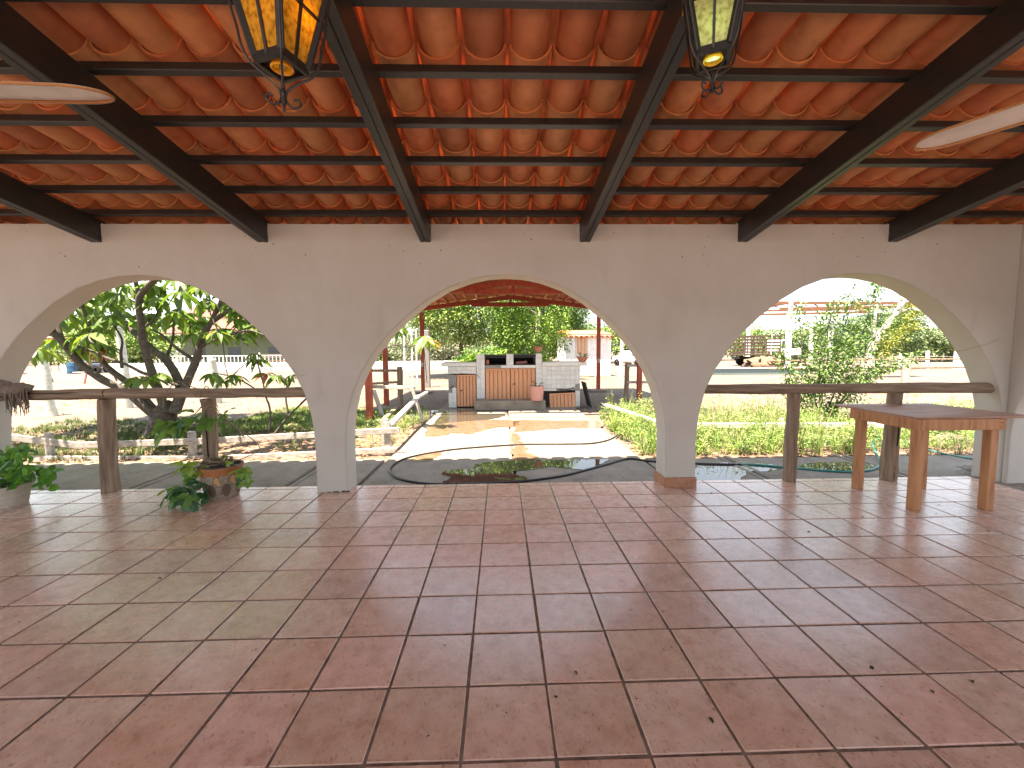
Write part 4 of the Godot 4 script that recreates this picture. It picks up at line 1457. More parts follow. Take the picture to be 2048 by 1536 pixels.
func plumerias() -> void:
	var bark := surf([[0.04, 0.033, 0.027], [0.08, 0.066, 0.055], [0.12, 0.10, 0.085], [0.17, 0.148, 0.13]], 1.6, 0.9, 0.02, 5, 0.4, 0.05, 151)
	M.bark = bark
	var lv := []
	for e in [[0.27, 0.088, 0.3, 0.30], [0.25, 0.08, 0.35, 0.45], [0.29, 0.085, 0.25, 0.2]]:
		var g := G.new()
		g.leaf(e[0], e[1], e[2], e[3], Transform3D.IDENTITY, 5)
		lv.append(g.mesh())
	var gm := leaf_mats([[0.042, 0.075, 0.010], [0.055, 0.10, 0.012], [0.068, 0.12, 0.016], [0.048, 0.085, 0.012], [0.09, 0.135, 0.018]], 2.3)
	var bright := leaf_mats([[0.08, 0.14, 0.018], [0.125, 0.18, 0.02], [0.06, 0.115, 0.016]], 1.6)
	var old := leaf_mats([[0.26, 0.12, 0.012], [0.20, 0.065, 0.012]], 1.5)
	var base := on(322, 872)
	var t := thing("plumeria_tree", "broad plumeria tree with bare forked limbs and drooping leaf rosettes behind the left rail", "tree", base)
	var o := -base
	branch(t, [za([955, 1105], -7.6) + o, za([960, 1040], -7.6) + o, za([975, 980], -7.58) + o, za([1000, 910], -7.55) + o, za([1010, 880], -7.5) + o], [0.25, 0.21, 0.195, 0.18, 0.14], bark, "trunk")
	for b in [[[[960, 960], [870, 885], [770, 800], [690, 760], [600, 710], [500, 640], [430, 560], [380, 500], [270, 390], [170, 310]], [-7.5, -6.9], [0.073, 0.062, 0.058, 0.052, 0.047]],
			[[[975, 950], [885, 850], [800, 760], [700, 690], [640, 640], [590, 570], [560, 480], [540, 400], [500, 300], [470, 200]], [-7.5, -7.9], [0.060, 0.052, 0.039, 0.030]],
			[[[1000, 930], [965, 810], [930, 720], [890, 600], [860, 480], [850, 380], [835, 250], [880, 170], [970, 90]], [-7.5, -7.0], [0.073, 0.065, 0.056, 0.047, 0.043]],
			[[[1040, 920], [1085, 760], [1000, 600], [930, 550], [860, 480], [780, 410], [700, 310], [650, 220], [600, 120]], [-7.5, -8.2], [0.073, 0.065, 0.052, 0.047, 0.034]],
			[[[1060, 920], [1110, 780], [1150, 680], [1190, 580], [1200, 520], [1230, 440], [1270, 380], [1340, 330], [1420, 270]], [-7.5, -7.6], [0.073, 0.067, 0.060, 0.043, 0.030]],
			[[[1205, 530], [1250, 500], [1330, 470], [1420, 440], [1500, 425], [1560, 440], [1680, 490]], [-7.55, -7.3], [0.029, 0.021, 0.010]],
			[[[1165, 600], [1090, 550], [1030, 500], [960, 440], [900, 420]], [-7.55, -7.2], [0.031, 0.022, 0.012]],
			[[[1075, 760], [960, 710], [860, 680], [760, 630], [640, 590], [560, 550], [440, 510], [320, 460], [190, 410]], [-7.5, -7.0], [0.028, 0.022, 0.017]],
			[[[1240, 200], [1270, 330], [1320, 440], [1345, 520], [1355, 620], [1370, 690]], [-7.4, -7.1], [0.011, 0.010, 0.007]],
			[[[735, 650], [728, 560], [735, 480], [690, 400], [660, 330]], [-7.5, -7.3], [0.026, 0.017, 0.012]],
			[[[1000, 600], [1040, 480], [1050, 360], [1090, 250], [1130, 150]], [-7.8, -7.9], [0.026, 0.017, 0.012]],
			[[[880, 400], [940, 340], [960, 250], [930, 150]], [-7.1, -7.6], [0.022, 0.015, 0.010]]]:
		var p := []
		for i in b[0].size():
			p.append(za(b[0][i], lerpf(b[1][0], b[1][1], float(i) / (b[0].size() - 1))) + o)
		branch(t, p, b[2], bark)
	for e in [[150, 545, 1], [215, 530, 1], [300, 560, 1], [330, 340, 0], [410, 320, 0], [470, 250, 0], [560, 330, 0], [470, 450, 0], [545, 440, 0], [640, 250, 0], [770, 160, 2], [700, 330, 0], [610, 500, 0], [655, 520, 3], [870, 330, 0], [910, 320, 0], [960, 220, 0], [1090, 190, 0], [1060, 310, 0], [1150, 385, 2], [1190, 430, 2], [1140, 140, 0], [1240, 230, 0], [1200, 150, 0], [1400, 260, 0], [1310, 430, 1], [820, 700, 1], [880, 700, 1], [960, 680, 1], [1050, 110, 0], [930, 150, 0], [350, 480, 1], [600, 390, 0], [500, 520, 0], [1450, 440, 1], [720, 200, 0]]:
		var z := -7.4 + R(-0.55, 0.55)
		rosette(t, za(e, z) + o, 8, R(1.1, 1.4), lv, bright if e[2] == 1 else (gm if e[2] != 3 else gm + old), 0.5)
		var a := za([e[0] + R(-25, 25), e[1] + R(30, 70)], z + R(-0.3, 0.3)) + o
		branch(t, [a, a.lerp(za(e, z) + o, 0.5) + Vector3(R(-0.05, 0.05), 0, R(-0.05, 0.05)), za(e, z) + o], [0.014, 0.011, 0.009], bark, "twig")
	var w := []
	for i in 300:
		var c := Vector3(R(-8.8, -3.1), R(2.75, 4.1), R(-9.6, -5.3)) + o
		var a := R(0, TAU)
		for q in 8:
			a += 2.4
			w.append(facing(c, Vector3(cos(a), R(-0.8, 0.1), sin(a)), R(-0.5, 0.5)))
	for i in 150:
		var c := Vector3(R(-8.8, -3.9), R(1.75, 3.2), R(-9.8, -8.0)) + o
		var a := R(0, TAU)
		for k in 9:
			a += 2.4
			w.append(facing(c, Vector3(cos(a), R(-0.9, 0.0), sin(a)), R(-0.5, 0.5)).scaled_local(Vector3.ONE * R(0.9, 1.3)))
	scatter("foliage", lv[0], gm[2], w, [], t)
	for e in [[[1240, 440], [1400, 100], [1500, -80]], [[850, 250], [800, 60], [780, -120]], [[380, 500], [300, 200], [260, -60]]]:
		branch(t, e.map(func(q): return za(q, -7.6) + o), [0.04, 0.03, 0.02], bark)
	# the young one whose stems rise right of it and reach past the pillar into the middle arch
	base = on(545, 868)
	t = thing("plumeria_shrub", "thin stemmed plumeria reaching past the pillar with yellowing leaf rosettes", "shrub", base)
	o = -base
	var z2 := base.z
	for b in [[[[1615, 1046], [1630, 960], [1622, 880], [1600, 820], [1585, 740], [1545, 600]], [0.02, 0.016, 0.012]], [[[1655, 1046], [1730, 940], [1722, 840], [1728, 760], [1690, 690]], [0.022, 0.016, 0.01]],
			[[[1720, 955], [1790, 890], [1850, 830], [1930, 760], [2060, 690], [2200, 600], [2290, 545], [2380, 510]], [0.018, 0.018, 0.016, 0.013]], [[[2380, 510], [2450, 525], [2540, 500], [2560, 470]], [0.012, 0.01, 0.008]], [[[2380, 510], [2395, 440], [2410, 400]], [0.011, 0.01, 0.008]],
			[[[1600, 820], [1480, 740], [1390, 700], [1280, 680]], [0.014, 0.012, 0.009]], [[[1400, 700], [1450, 650], [1530, 590]], [0.011, 0.009, 0.008]]]:
		branch(t, b[0].map(func(q): return za(q, z2) + o), b[1], bark)
	for e in [[1545, 595, 0, 1.0], [1530, 560, 0, 0.9], [1280, 680, 0, 1.0], [1420, 690, 0, 1.0], [1600, 680, 3, 1.0], [1670, 690, 0, 1.0], [1750, 690, 0, 0.95], [1360, 720, 0, 0.9], [2410, 385, 1, 1.15], [2400, 420, 1, 1.0], [2560, 455, 1, 1.25], [2570, 480, 3, 1.1]]:
		rosette(t, za([e[0], e[1]], z2 + R(-0.15, 0.15)) + o, 9, e[3], lv, bright if e[2] == 1 else (gm if e[2] == 0 else bright + old), 0.45)


func in_poly(poly: PackedVector2Array) -> Vector2:
	var b := Rect2(poly[0], Vector2.ZERO)
	for p in poly:
		b = b.expand(p)
	for i in 60:
		var p := Vector2(R(b.position.x, b.end.x), R(b.position.y, b.end.y))
		if Geometry2D.is_point_in_polygon(p, poly):
			return p
	return poly[0]

func tuft(n: int, h: float, w: float, lean: float) -> G:
	var g := G.new()
	for i in n:
		var a := R(0, TAU)
		var d := Vector3(cos(a), 0, sin(a))
		var s := Vector3(-d.z, 0, d.x) * w * 0.5
		var b := d * R(0, 0.03)
		var hh := h * R(0.55, 1.0)
		var l := lean * R(0.3, 1.0) * hh
		g.quad(b - s, b + s, b + s * 0.7 + d * l * 0.35 + Vector3(0, hh * 0.55, 0), b - s * 0.7 + d * l * 0.35 + Vector3(0, hh * 0.55, 0))
		g.quad(b - s * 0.7 + d * l * 0.35 + Vector3(0, hh * 0.55, 0), b + s * 0.7 + d * l * 0.35 + Vector3(0, hh * 0.55, 0), b + s * 0.1 + d * l + Vector3(0, hh, 0), b - s * 0.1 + d * l + Vector3(0, hh, 0))
	return g

func sprig(n: int, h: float, size: float) -> G:   # a small leafy weed
	var g := G.new()
	for i in n:
		var u := R(0.15, 1.0)
		var a := R(0, TAU)
		g.leaf(size * R(0.7, 1.2), size * 0.5, 0.2, 0.3, facing(Vector3(cos(a) * 0.05 * h, h * u, sin(a) * 0.05 * h), Vector3(cos(a), R(0.0, 0.8), sin(a)), R(-0.4, 0.4)), 2)
	return g

func patch(called: String, label: String, category: String, poly: PackedVector2Array, meshes: Array, n: int, tints: Array, y := YARD, s0 := 0.6, s1 := 1.2) -> void:
	var root := thing(called, label, category, Vector3(poly[0].x, y, poly[0].y))
	root.set_meta("kind", "stuff")
	var lists := []
	for m in meshes:
		lists.append([])
	var f := FastNoiseLite.new()
	f.frequency = 0.9
	f.seed = rng.randi() % 999
	for i in n:
		var p := in_poly(poly)
		if f.get_noise_2dv(p) < R(-0.55, 0.05):
			continue
		var up := clampf(1.0 + 1.4 * f.get_noise_2d(p.x * 1.7 + 30.0, p.y * 1.7), 0.45, 1.7)
		lists[rng.randi() % meshes.size()].append(Transform3D(Basis(Vector3.UP, R(0, TAU)) * Basis(Vector3.RIGHT, R(-0.3, 0.3)) * Basis.from_scale(Vector3(1.0, up, 1.0) * R(s0, s1)), Vector3(p.x, y, p.y) - root.position))
	for k in meshes.size():
		if lists[k].size():
			scatter("clumps", meshes[k], M.grass, lists[k], tint_list(tints, lists[k].size()), root)

func tint_list(tints: Array, n: int) -> Array:
	var r := []
	for i in n:
		var a: Array = tints[rng.randi() % tints.size()]
		var k := R(0.75, 1.2)
		r.append(Color(a[0] * k, a[1] * k, a[2] * k))
	return r

func box_poly(x0: float, x1: float, z0: float, z1: float, wob := 0.25) -> PackedVector2Array:
	var r := PackedVector2Array()
	for e in [[0, 0], [0.33, 0], [0.66, 0], [1, 0], [1, 0.5], [1, 1], [0.66, 1], [0.33, 1], [0, 1], [0, 0.5]]:
		r.append(Vector2(lerpf(x0, x1, e[0]) + R(-wob, wob), lerpf(z0, z1, e[1]) + R(-wob, wob)))
	return r

func ground_cover() -> void:
	M.grass = green([0.16, 0.22, 0.03], 0.6)
	var short := [tuft(9, 0.09, 0.008, 0.8).mesh(), tuft(9, 0.07, 0.008, 1.0).mesh()]
	var tall := [tuft(7, 0.36, 0.008, 0.7).mesh(), tuft(6, 0.52, 0.007, 0.6).mesh(), sprig(14, 0.34, 0.05).mesh(), sprig(12, 0.30, 0.045).mesh()]
	var leafy := [sprig(16, 0.22, 0.05).mesh(), sprig(14, 0.30, 0.045).mesh(), tuft(7, 0.25, 0.01, 0.7).mesh()]
	var fresh := [[0.14, 0.25, 0.035], [0.19, 0.31, 0.05], [0.25, 0.33, 0.07], [0.11, 0.20, 0.035]]
	var dry := [[0.24, 0.23, 0.10], [0.30, 0.27, 0.13], [0.17, 0.20, 0.07], [0.13, 0.18, 0.05]]
	patch("weeds", "thick green weeds along the right edge of the middle path", "weeds", PackedVector2Array([Vector2(1.92, -5.7), Vector2(2.9, -5.5), Vector2(3.1, -7.5), Vector2(2.9, -9.4), Vector2(2.1, -9.0), Vector2(1.95, -7.5)]), leafy + tall, 1500, fresh + [[0.26, 0.30, 0.10]], YARD, 0.4, 1.1)
	patch("tall_grass", "tall seeding grass among the weeds by the low plank right of the path", "grass", PackedVector2Array([Vector2(2.0, -7.2), Vector2(3.2, -6.8), Vector2(3.5, -9.5), Vector2(2.2, -9.6)]), tall, 260, dry + fresh)
	patch("weeds", "dense weeds and tall grass below the rail of the right arch", "weeds", box_poly(2.1, 5.4, -5.62, -7.6, 0.2), leafy + tall + tall, 2600, fresh + fresh + dry, YARD, 0.45, 1.15)
	patch("tall_grass", "pale tall grass stalks behind the first post of the right arch", "grass", box_poly(2.3, 6.2, -6.6, -9.5), tall, 1300, dry + [[0.16, 0.25, 0.06]])
	patch("lawn", "sunny short lawn behind the table in the right arch", "lawn", box_poly(4.8, 12.5, -5.8, -9.5, 0.3), short + [leafy[0]], 9000, fresh + [[0.22, 0.27, 0.06]])
	patch("lawn", "green lawn patch behind the pot in the left arch", "lawn", box_poly(-5.6, -1.9, -7.6, -11.0, 0.35), short, 7000, fresh + dry)
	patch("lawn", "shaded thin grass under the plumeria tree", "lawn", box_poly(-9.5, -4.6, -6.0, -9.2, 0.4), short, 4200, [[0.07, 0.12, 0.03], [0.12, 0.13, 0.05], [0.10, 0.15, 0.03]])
	patch("dry_grass", "sparse yellow dry grass in the yard around the shelter", "grass", box_poly(-14, 14, -10.5, -24, 0.5), short, 6000, [[0.42, 0.36, 0.18], [0.38, 0.34, 0.15], [0.32, 0.33, 0.12]], YARD, 0.4, 0.9)
	patch("weeds", "low weeds beside the broken fence left of the path", "weeds", box_poly(-3.6, -1.6, -6.2, -9.0, 0.1), leafy + short, 700, fresh + dry, YARD, 0.3, 0.8)
	patch("dry_grass", "fringe of grass along the far right lawn edge", "grass", box_poly(4.6, 8.0, -5.5, -6.0, 0.1), tall, 260, [[0.10, 0.16, 0.04], [0.20, 0.20, 0.09]], YARD, 0.4, 0.8)
	var lf := G.new()
	lf.leaf(0.10, 0.04, 0.5, 0.3, Transform3D.IDENTITY, 2)
	var root := thing("leaf_litter", "brown fallen leaves spread along the walkway under the plumeria", "fallen leaves", Vector3(-4, YARD, -6))
	root.set_meta("kind", "stuff")
	var w := []
	for i in 2600:
		var p := in_poly(box_poly(-8.5, -1.6, -5.65, -8.8, 0.0))
		w.append(facing(Vector3(p.x, YARD + R(0.004, 0.02), p.y) - root.position, Vector3(R(-1, 1), R(-0.1, 0.3), R(-1, 1)), R(-0.6, 0.6)).scaled_local(Vector3.ONE * R(0.5, 1.3)))
	for i in 500:
		var p := in_poly(box_poly(2.0, 7.0, -5.5, -5.95, 0.0))
		w.append(facing(Vector3(p.x, YARD + R(0.004, 0.02), p.y) - root.position, Vector3(R(-1, 1), R(-0.1, 0.3), R(-1, 1)), R(-0.6, 0.6)).scaled_local(Vector3.ONE * R(0.3, 0.8)))
	var lm: StandardMaterial3D = M.grass.duplicate()
	lm.backlight_enabled = false
	scatter("leaves", lf.mesh(), lm, w, tint_list([[0.16, 0.085, 0.045], [0.25, 0.15, 0.085], [0.33, 0.23, 0.15], [0.10, 0.06, 0.035]], w.size()), root)
	# worn brown soil lies under the trees and along the walk
	M.soil = surf([[0.10, 0.06, 0.04], [0.17, 0.11, 0.075], [0.24, 0.165, 0.115]], 0.5, 0.97, 0.012, 6, 1.0, 0.06, 161)
	for e in [[-9.4, -1.58, -5.63, -8.4], [1.92, 7.6, -5.42, -6.2]]:
		var g := G.new()
		g.sheet(wavy(box_poly(e[0], e[1], e[2], e[3], 0.05), 0.12), YARD + 0.004)
		struct("soil_bed", g, M.soil)
	var st := thing("stone", "grey stone at the foot of the plumeria trunk", "stone", on(312, 896))
	var g := G.new()
	g.lump(Vector3(0, 0.05, 0), Vector3(0.13, 0.09, 0.1), 3)
	put("body", g, M.mortar, st)


# crown: centre and radii of the whole, number of clumps, leaves in each, leaf length
func tree(called: String, label: String, category: String, base: Vector3, trunk: Array, tr: float, c: Vector3, rad: Vector3, clumps: int, per: int, leaf_len: float, tints: Array, bark: Material, group := "", fill := 0.5) -> Node3D:
	var t := thing(called, label, category, base, group)
	var lf := G.new()
	lf.leaf(leaf_len, leaf_len * 0.5, 0.25, 0.2, Transform3D.IDENTITY, 2)
	var w := []
	var tn := []
	var at_clump := []
	for i in clumps:
		var d := Vector3(R(-1, 1), R(-0.8, 1), R(-1, 1))
		while d.length() > 1.0:
			d = Vector3(R(-1, 1), R(-0.8, 1), R(-1, 1))
		d = d.normalized() * lerpf(fill, 1.0, sqrt(rng.randf()))
		var cc := c + d * rad
		at_clump.append(cc)
		var cr := rad * R(0.20, 0.38)
		var base_tint: Array = tints[rng.randi() % tints.size()]
		for k in per:
			var o := Vector3(R(-1, 1), R(-1, 1), R(-1, 1))
			if o.length() > 1.0:
				o = o.normalized() * R(0.6, 1.0)
			var q := R(0.7, 1.25)
			w.append(facing(cc + o * cr, o + Vector3(R(-0.7, 0.7), R(-0.6, 0.5), R(-0.7, 0.7)), R(-1, 1)).scaled_local(Vector3.ONE * R(0.6, 1.3)))
			tn.append(Color(base_tint[0] * q, base_tint[1] * q, base_tint[2] * q))
	scatter("crown", lf.mesh(), M.leaf, w, tn, t)
	if trunk.size():
		branch(t, trunk, [tr, tr * 0.8, tr * 0.55], bark, "trunk")
		for i in mini(7, clumps):
			var s: Vector3 = trunk[-1].lerp(trunk[maxi(trunk.size() - 2, 0)], R(0, 0.6))
			branch(t, [s, s.lerp(at_clump[i], 0.5) + Vector3(R(-0.1, 0.1), R(-0.05, 0.15), 0) * rad.y, at_clump[i]], [tr * 0.4, tr * 0.25, tr * 0.1], bark, "limb")
	return t

func trees() -> void:
	M.leaf = green([0.14, 0.20, 0.03], 0.55)
	var pale := surf([[0.30, 0.26, 0.22], [0.44, 0.39, 0.34], [0.52, 0.48, 0.43]], 1.0, 0.85, 0.02, 4, 0.0, 0.05, 171)
	var lime := [[0.13, 0.24, 0.02], [0.18, 0.29, 0.03], [0.09, 0.18, 0.02]]
	var deep := [[0.10, 0.19, 0.025], [0.15, 0.25, 0.035], [0.20, 0.30, 0.04], [0.24, 0.29, 0.09]]
	var scrub := [[0.15, 0.20, 0.08], [0.19, 0.24, 0.10], [0.11, 0.16, 0.06]]
	tree("shade_tree", "rounded leafy tree with light green outer clumps behind the left of the cooking block", "tree", Vector3(-2.4, YARD, -25.0), [Vector3(0, 0, 0), Vector3(0.1, 1.1, 0), Vector3(0, 2.2, 0)], 0.2, Vector3(0.2, 4.6, 0), Vector3(3.6, 2.7, 3.0), 120, 330, 0.17, deep, M.bark)
	tree("shade_tree", "bright lime green tree with a leaning grey trunk behind the fire boxes", "tree", Vector3(1.6, YARD, -21.0), [Vector3(0.75, 0, 0), Vector3(0.45, 0.8, 0), Vector3(0.2, 2.0, 0), Vector3(0.35, 3.4, 0)], 0.13, Vector3(-0.2, 3.4, 0), Vector3(2.0, 2.6, 2.0), 90, 380, 0.12, lime, pale)
	tree("shade_tree", "dense green tree rising behind the white hut", "tree", Vector3(3.2, YARD, -32.0), [Vector3(0, 0, 0), Vector3(0.1, 2, 0), Vector3(0.1, 3.2, 0)], 0.22, Vector3(0.3, 5.0, 0), Vector3(3.0, 3.2, 2.6), 90, 300, 0.20, [[0.10, 0.19, 0.03], [0.13, 0.23, 0.03], [0.08, 0.15, 0.03]], M.bark)
	tree("garden_bush", "low bright green bush right behind the cooking block", "bush", Vector3(-0.75, YARD, -17.0), [], 0.1, Vector3(0.1, 0.75, 0), Vector3(1.35, 0.75, 0.9), 50, 260, 0.09, [[0.13, 0.27, 0.02], [0.20, 0.32, 0.02], [0.07, 0.17, 0.02]], M.bark, "", 0.2)
	tree("dry_bush", "grey leafless looking brush beyond the low white wall", "bush", Vector3(-6.0, YARD, -40.0), [], 0.1, Vector3(0, 1.8, 0), Vector3(5.5, 1.8, 2.0), 80, 200, 0.2, [[0.22, 0.24, 0.15], [0.27, 0.28, 0.19]], M.bark, "", 0.1)
	var b := tree("flowering_bush", "tall arching green bush with upright sprays before the right arch steel frame", "bush", Vector3(6.45, YARD, -8.6), [], 0.05, Vector3(0.35, 1.15, 0), Vector3(0.80, 0.95, 0.7), 44, 90, 0.075, [[0.10, 0.18, 0.03], [0.14, 0.23, 0.045], [0.20, 0.27, 0.08], [0.08, 0.14, 0.03]], M.bark, "", 0.15)
	var lf := G.new()
	lf.leaf(0.08, 0.045, 0.25, 0.2, Transform3D.IDENTITY, 2)
	var w := []
	for e in [[[1640, 845], [1625, 780], [1605, 700], [1597, 610]], [[1640, 845], [1650, 760], [1690, 650], [1712, 585]], [[1645, 845], [1680, 760], [1720, 680], [1745, 600], [1760, 560]], [[1650, 845], [1700, 780], [1760, 740], [1830, 715]], [[1650, 840], [1720, 770], [1745, 745], [1790, 725]], [[1635, 845], [1600, 790], [1575, 740], [1560, 700]], [[1640, 845], [1640, 720], [1660, 640], [1680, 600]], [[1650, 845], [1690, 790], [1740, 690], [1790, 630]]]:
		var p := smooth(e.map(func(q): return at(q[0], q[1], -8.6) - b.position), 8)
		var rad := range(p.size()).map(func(i): return lerpf(0.018, 0.004, float(i) / p.size()))
		var g := G.new()
		g.tube(p, rad, 6)
		put("stem", g, M.bark, b)
		for i in p.size():
			for k in 20:
				var d := Vector3(R(-1, 1), R(-1, 1), R(-1, 1))
				w.append(facing(p[i] + d * 0.11, d, R(-1, 1)).scaled_local(Vector3.ONE * R(0.6, 1.2)))
	scatter("spray_leaves", lf.mesh(), M.leaf, w, tint_list([[0.08, 0.17, 0.03], [0.13, 0.23, 0.04], [0.18, 0.27, 0.07]], w.size()), b)
	# the pale forked tree in the right arch
	var z := -21.0
	var p0 := on(1738, 752)
	p0 = at(1738, 745, z)
	p0.y = YARD
	var t := thing("pale_tree", "smooth pale barked tree with sparse foliage and a yellow green clump in right arch", "tree", p0)
	for e in [[[[1736, 752], [1742, 700], [1762, 665], [1790, 630], [1812, 598], [1850, 568]], [0.20, 0.17, 0.13, 0.08]], [[[1745, 700], [1748, 660], [1752, 625], [1765, 590]], [0.10, 0.07, 0.04]], [[[1775, 648], [1800, 625], [1840, 612]], [0.07, 0.05, 0.03]], [[[1795, 625], [1800, 590], [1790, 560]], [0.06, 0.04, 0.03]], [[[1812, 598], [1835, 600], [1870, 620], [1900, 640]], [0.05, 0.03, 0.02]]]:
		branch(t, e[0].map(func(q): return at(q[0], q[1], z) - p0), e[1], pale, "limb")
	var lf2 := G.new()
	lf2.leaf(0.15, 0.07, 0.25, 0.2, Transform3D.IDENTITY, 2)
	for e in [[[[1800, 650], [1825, 640], [1790, 670], [1815, 625], [1775, 680], [1830, 615], [1765, 700]], 260, 0.42, [[0.24, 0.28, 0.03], [0.32, 0.32, 0.03], [0.17, 0.24, 0.03]]], [[[1765, 570], [1790, 560], [1830, 580], [1850, 595], [1750, 600], [1770, 620], [1720, 590]], 60, 0.5, [[0.12, 0.20, 0.05], [0.16, 0.23, 0.07]]]]:
		w = []
		for q in e[0]:
			for k in e[1]:
				var d := Vector3(R(-1, 1), R(-1, 1), R(-1, 1))
				w.append(facing(at(q[0], q[1], z) - p0 + d * e[2], d, R(-1, 1)).scaled_local(Vector3.ONE * R(0.6, 1.2)))
		scatter("foliage", lf2.mesh(), M.leaf, w, tint_list(e[3], w.size()), t)
	tree("mesquite_tree", "dark trunked mesquite with a low shaded crown right of the pale tree", "tree", Vector3(28.0, YARD, -30.5), [Vector3(0, 0, 0), Vector3(-0.1, 1.0, 0), Vector3(0.3, 2.0, 0)], 0.2, Vector3(0.0, 2.6, 0), Vector3(2.6, 1.7, 2.0), 60, 260, 0.17, [[0.08, 0.14, 0.04], [0.12, 0.18, 0.06]], plain([0.03, 0.022, 0.018], 0.9))
	# the scrub that closes the view all along the far side
	var i := 0
	for x in range(-96, 104, 8):
		var d := R(44, 62)
		var px := x + R(-3, 3)
		var h := R(3.6, 6.0) * (0.75 if absf(px + 12) < 9 else 1.0)
		tree("scrub_tree", "grey green mesquite scrub in the line of trees closing the yard", "tree", Vector3(px, YARD, -d), [Vector3(0, 0, 0), Vector3(R(-0.4, 0.4), h * 0.3, 0), Vector3(R(-0.8, 0.8), h * 0.5, 0)], 0.16, Vector3(0, h * 0.55, 0), Vector3(R(5, 7), h * 0.5, 3.5), 70, 150, 0.34, [scrub, deep, scrub][i % 3] if i % 5 else [[0.13, 0.20, 0.06], [0.17, 0.23, 0.08]], M.bark, "scrub trees along the far side of the yard", 0.2)
		i += 1


# ---- far things
func far_left() -> void:
	var pipe := plain([0.17, 0.045, 0.038], 0.5)
	var white: Material = M.white
	var t := thing("red_roofed_house", "long pale house with broad salmon red roof beyond the plumeria", "house", Vector3(-26.0, YARD, -47.0))
	var g := G.new()
	g.box(Vector3(0, 1.8, 0), Vector3(12.6, 3.6, 7.0), 0.05)
	put("wall", g, surf([[0.10, 0.12, 0.07], [0.14, 0.155, 0.10]], 0.3, 0.9, 0.02, 4, 0.0, 0.05, 181), t)
	g = G.new()
	for s in [-1.0, 1.0]:
		g.quad(Vector3(-7.0, 3.5, s * 4.8), Vector3(7.0, 3.5, s * 4.8), Vector3(7.0, 6.7, 0), Vector3(-7.0, 6.7, 0), Vector3(0, 1, s))
		g.quad(Vector3(-7.0, 3.36, s * 4.8), Vector3(7.0, 3.36, s * 4.8), Vector3(7.0, 3.5, s * 4.8), Vector3(-7.0, 3.5, s * 4.8), Vector3(0, 0, s))
	for x in [-6.3, 6.3]:
		g.tri(Vector3(x, 3.6, 3.5), Vector3(x, 3.6, -3.5), Vector3(x, 6.2, 0), Vector3(x, 0, 0).normalized(), Vector3(x, 0, 0).normalized(), Vector3(x, 0, 0).normalized())
	put("roof", g, surf([[0.15, 0.052, 0.04], [0.18, 0.068, 0.052], [0.20, 0.08, 0.062]], 0.5, 0.8, 0.02, 4, 0.0, 0.05, 182), t)
	for x in [-4.5, -1.0, 3.0]:
		g = G.new()
		g.box(Vector3(x, 1.5, 3.51), Vector3(1.2, 1.2, 0.06), 0.01)
		put("window", g, plain([0.04, 0.045, 0.05], 0.1), t)
	t = thing("white_railing", "white metal railing with pickets before the red roofed house", "railing", at(505, 722, -33.0) * Vector3(1, 0, 1) + Vector3(0, YARD, 0))
	for i in 42:
		beam("picket", t, Vector3(-6.0 + i * 0.29, 0, 0), Vector3(-6.0 + i * 0.29, 1.25, 0), 0.05, 0.05, white)
	beam("top_rail", t, Vector3(-6.1, 1.27, 0), Vector3(6.1, 1.27, 0), 0.06, 0.06, white)
	beam("bottom_rail", t, Vector3(-6.1, 0.12, 0), Vector3(6.1, 0.12, 0), 0.06, 0.06, white)
	t = thing("ranch_gate", "pale gate of rusty horizontal bars right of the white railing", "gate", at(590, 722, -32.0) * Vector3(1, 0, 1) + Vector3(0, YARD, 0))
	for i in 6:
		beam("bar", t, Vector3(-2.6, 0.25 + i * 0.22, 0), Vector3(2.8, 0.25 + i * 0.22, 0), 0.05, 0.06, surf([[0.16, 0.09, 0.045], [0.25, 0.19, 0.13]], 1.0, 0.8, 0.03, 4, 0.0, 0.05, 183) if i == 0 else t.get_child(0).material_override)
	for x in [-2.6, 0.0, 2.8]:
		beam("upright", t, Vector3(x, 0, 0), Vector3(x, 1.5, 0), 0.08, 0.08, white)
	t = thing("low_white_wall", "long low white wall crossing the yard behind the shelter", "wall", Vector3(-16.0, YARD, -34.5))
	g = G.new()
	g.box(Vector3(0, 0.36, 0), Vector3(38.0, 0.72, 0.3), 0.03)
	put("wall", g, white, t)
	t = thing("swing_set", "rusty red pipe swing frame standing on the sand left of the tree", "swing set", Vector3(-22.6, YARD, -22.5))
	for s in [-1.5, 1.5]:
		for k in [-0.9, 0.9]:
			g = G.new()
			g.tube([Vector3(s + signf(s) * 0.2, 0, k), Vector3(s, 2.3, 0)], [0.04], 8)
			put("leg", g, pipe, t)
	g = G.new()
	g.tube([Vector3(-1.6, 2.3, 0), Vector3(1.6, 2.3, 0)], [0.045], 8)
	put("crossbar", g, pipe, t)
	for x in [-0.6, 0.6]:
		for k in [-0.2, 0.2]:
			g = G.new()
			g.tube([Vector3(x + k, 2.3, 0), Vector3(x + k, 0.55, 0)], [0.012], 5)
			put("chain", g, M.dark, t)
		g = G.new()
		g.box(Vector3(x, 0.54, 0), Vector3(0.5, 0.04, 0.2), 0.01)
		put("seat", g, M.grey_wood, t)
	t = thing("fence_post", "thick whitewashed post leaning on the sand left of the plumeria", "post", on(103, 832), "old whitewashed fence posts")
	g = G.new()
	g.tube(wobble(Vector3(0, 0, 0), Vector3(-0.10, 1.45, 0), 6, 0.01), [0.11, 0.105, 0.1, 0.1, 0.095, 0.09, 0.09], 10, 0.2, 3)
	var lime := surf([[0.36, 0.34, 0.28], [0.50, 0.52, 0.47], [0.58, 0.60, 0.56]], 1.0, 0.9, 0.02, 4, 0.0, 0.05, 184)
	put("body", g, lime, t)
